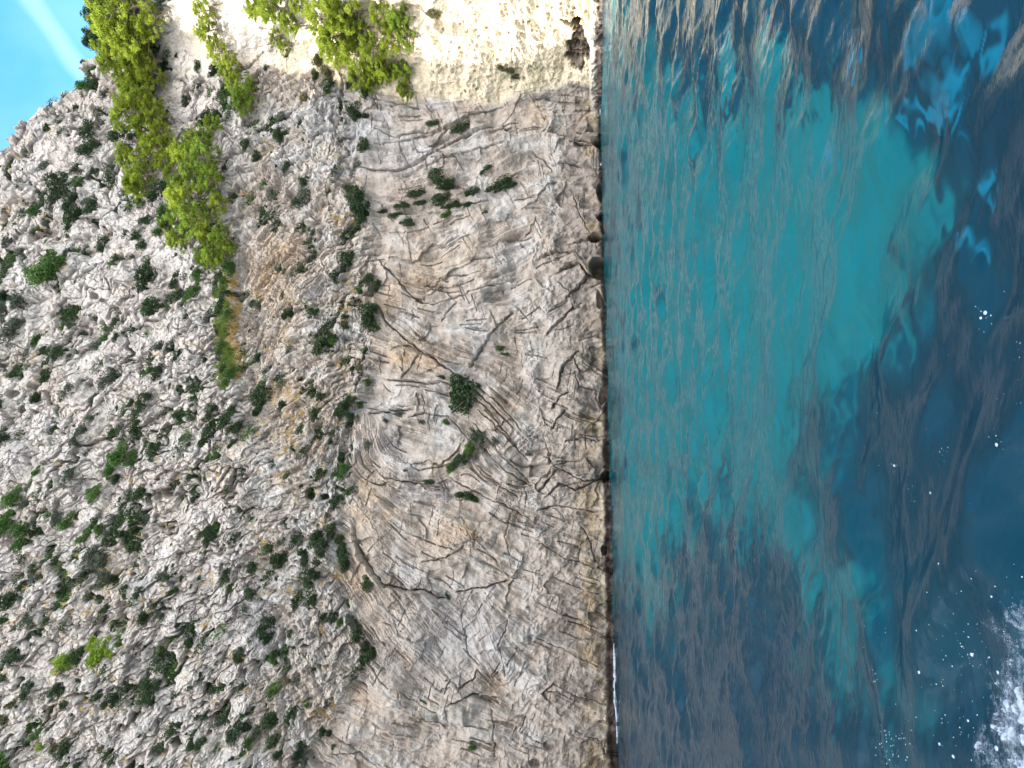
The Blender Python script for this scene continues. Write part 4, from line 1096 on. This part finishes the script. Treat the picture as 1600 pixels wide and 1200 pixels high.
tm = (ZB + .5 * ZA) * (1 - ZH) * ss(.3, .9, fbm(PX / 40., PY / 40., 311, 3)) + .8 * np.exp(-(((PX - 440) / 60) ** 2 + ((PY - 650) / 60) ** 2)) + .5 * np.exp(-(((PX - 545) / 14) ** 2 + ((PY - 460) / 40) ** 2)) + .4 * ZA * np.exp(-(((PX - 120) / 70) ** 2 + ((PY - 930) / 50) ** 2))
o = mesh_np('grass_tufts', *tufts(*scatter(tm, 420, rp), .34, 14, rp), M_DRY)
tag(o, 'straw coloured grass tufts in the cracks of the rock', 'grass', kind='stuff')
print('plants built')

# ------------------------------------------------------------------ foam of the boat's wash and of the shore
fy = np.arange(860, 1330, 1.0); fx = np.arange(1440, 1720, 1.0)
FY, FX = np.meshgrid(fy, fx, indexing='ij')
W3 = on_water(FX, FY)
u_, v_ = W3[..., 0], W3[..., 1]
n1 = fbm(u_ / .55, v_ / .55, 401, 5, .58); n2 = fbm(u_ / .16, v_ / .16, 411, 5, .6); n3 = np.abs(perlin(u_ / .10, v_ / .10, 421))
bx = np.interp(FY, [860, 900, 940, 980, 1020, 1060, 1100, 1150, 1200, 1330], [1712, 1662, 1644, 1626, 1620, 1614, 1608, 1602, 1594, 1575])
dens = (FX - bx) / 60.0 + .75 * n1 + .35 * n2
lace = (FX - bx + 62) / 62.0 + .95 * n1 + .75 * n2 - 1.25 * n3 - .35
fo = np.maximum(ss(.05, .6, dens - .5 * n3 + .15 * n2), ss(.25, .7, lace) * .8)
idx_i = np.clip(np.searchsorted(yr, v_), 0, len(yr) - 1); idx_j = np.clip(np.searchsorted(kc, u_ / v_), 0, len(kc) - 1)
zf = H[idx_i, idx_j] + .004 + fo * (.012 + .022 * (n2 + .6) + .012 * n3 + .05 * ss(0, 1.2, dens))
cov = np.maximum(fo, .55 * ss(-1.6, .4, dens))
keep = cov[:-1, :-1] > .06
f = grid_faces(*FY.shape, keep)
used = np.unique(f); remap = np.full(FY.size, -1, np.int32); remap[used] = np.arange(len(used))
V = np.stack([u_, v_, zf], -1).reshape(-1, 3)[used]
o = mesh_np('foam', V, remap[f], M_WASH, True, {'cover': cov.ravel()[used]})
tag(o, 'white foam of the boat wash in the near corner', 'foam', kind='stuff')

# loose flecks: small flattened bubbles
rf = np.random.default_rng(77)
fl = []
def fleck(px, py, r_px):
    w = on_water(np.array(px), np.array(py))
    s = r_px * np.linalg.norm(w - CAM) / FPX
    z = water_z(w[0], w[1])
    ring = []
    for (zz, rr) in ((-.2, 1.0), (.28, .75), (.42, .3)):
        for q in range(6):
            t = q * math.pi / 3
            ring.append((w[0] + s * rr * math.cos(t) * (1 + .3 * math.sin(3 * px + q)), w[1] + 1.2 * s * rr * math.sin(t), z + s * zz))
    fc = [(a * 6 + q, a * 6 + (q + 1) % 6, (a + 1) * 6 + (q + 1) % 6, (a + 1) * 6 + q) for a in range(2) for q in range(6)] + [(12, 13, 14, 15), (12, 15, 16, 17)]
    fl.append((np.array(ring), np.array(fc)))
for _ in range(70):
    py = rf.uniform(880, 1215); px = np.interp(py, [880, 1000, 1200], [1590, 1570, 1540]) - abs(rf.normal()) * 75 + 10
    if px > 1640: continue
    fleck(px, py,   .45 + .7 * rf.random() ** 3 + (1.1 if rf.random() < .06 else 0))
for _ in range(34):
    px, py = rf.uniform(1330, 1600), rf.uniform(440, 1200)
    if px < 1330 + .02 * abs(py - 900): continue
    fleck(px, py, .32 + .5 * rf.random() ** 3)
for cx_, cy_, n_, sp in ((1395, 1160, 110, 14), (1420, 1150, 40, 10), (1430, 955, 26, 9), (1375, 1060, 22, 8), (1370, 995, 18, 8), (1515, 640, 12, 8), (1585, 690, 20, 7), (1530, 492, 12, 7), (1540, 510, 9, 8), (1385, 725, 9, 6), (1420, 770, 14, 7), (1460, 772, 8, 6), (1480, 705, 14, 9), (1505, 1020, 60, 20), (1480, 1105, 45, 20), (1590, 560, 16, 14), (1598, 620, 12, 14)):
    for _ in range(n_ // 2):
        fleck(cx_ + rf.normal() * sp, cy_ + rf.normal() * sp * 1.4, .35 + .75 * rf.random() ** 2)
for x_, y_, r_ in ((1531, 489, 5), (1526, 497, 3.5), (1459, 770, 4), (1385, 728, 3.5), (1585, 694, 4), (1551, 1169, 6), (1490, 1182, 4), (1457, 1050, 3.5), (1513, 1023, 4.5), (1545, 1050, 4.5)):
    fleck(x_, y_, r_ * .62)
o = mesh_np('foam_flecks', *join(fl), M_FOAM, True)
tag(o, 'white flecks and bubbles scattered over the near water', 'foam', kind='stuff')

# a line of surf at the foot of the cliff
sv = []
def surf(y0, y1, w0, hh, seed):
    ys = np.arange(y0, y1, 1.0)
    pts, rad = [], []
    for y in ys:
        b, _n = cliff_xyz(np.interp(y, [0, 600, 1200], [941, 945, 956]), y, .15)
        pts.append((b[0], b[1] - .15, .02)); 
        rad.append(max(.02, w0 * (.5 + .6 * abs(perlin(np.array([y / 9.]), np.array([.5]), seed)[0]) + .35 * perlin(np.array([y / 2.7]), np.array([.5]), seed)[0]) * math.sin(math.pi * (y - y0) / (y1 - y0)) ** .4))
    v, f = tube(pts, rad, 7)
    v[:, 2] = .01 + (v[:, 2] - .02) * hh
    sv.append((v, f))
surf(1005, 1125, .19, .9, 1); surf(1120, 1160, .12, .8, 2); surf(170, 182, .10, .8, 6); surf(252, 258, .09, .8, 7)
o = mesh_np('surf', *join(sv), M_FOAM, True)
tag(o, 'thin white surf breaking along the waterline', 'foam', kind='stuff')
print('foam built')
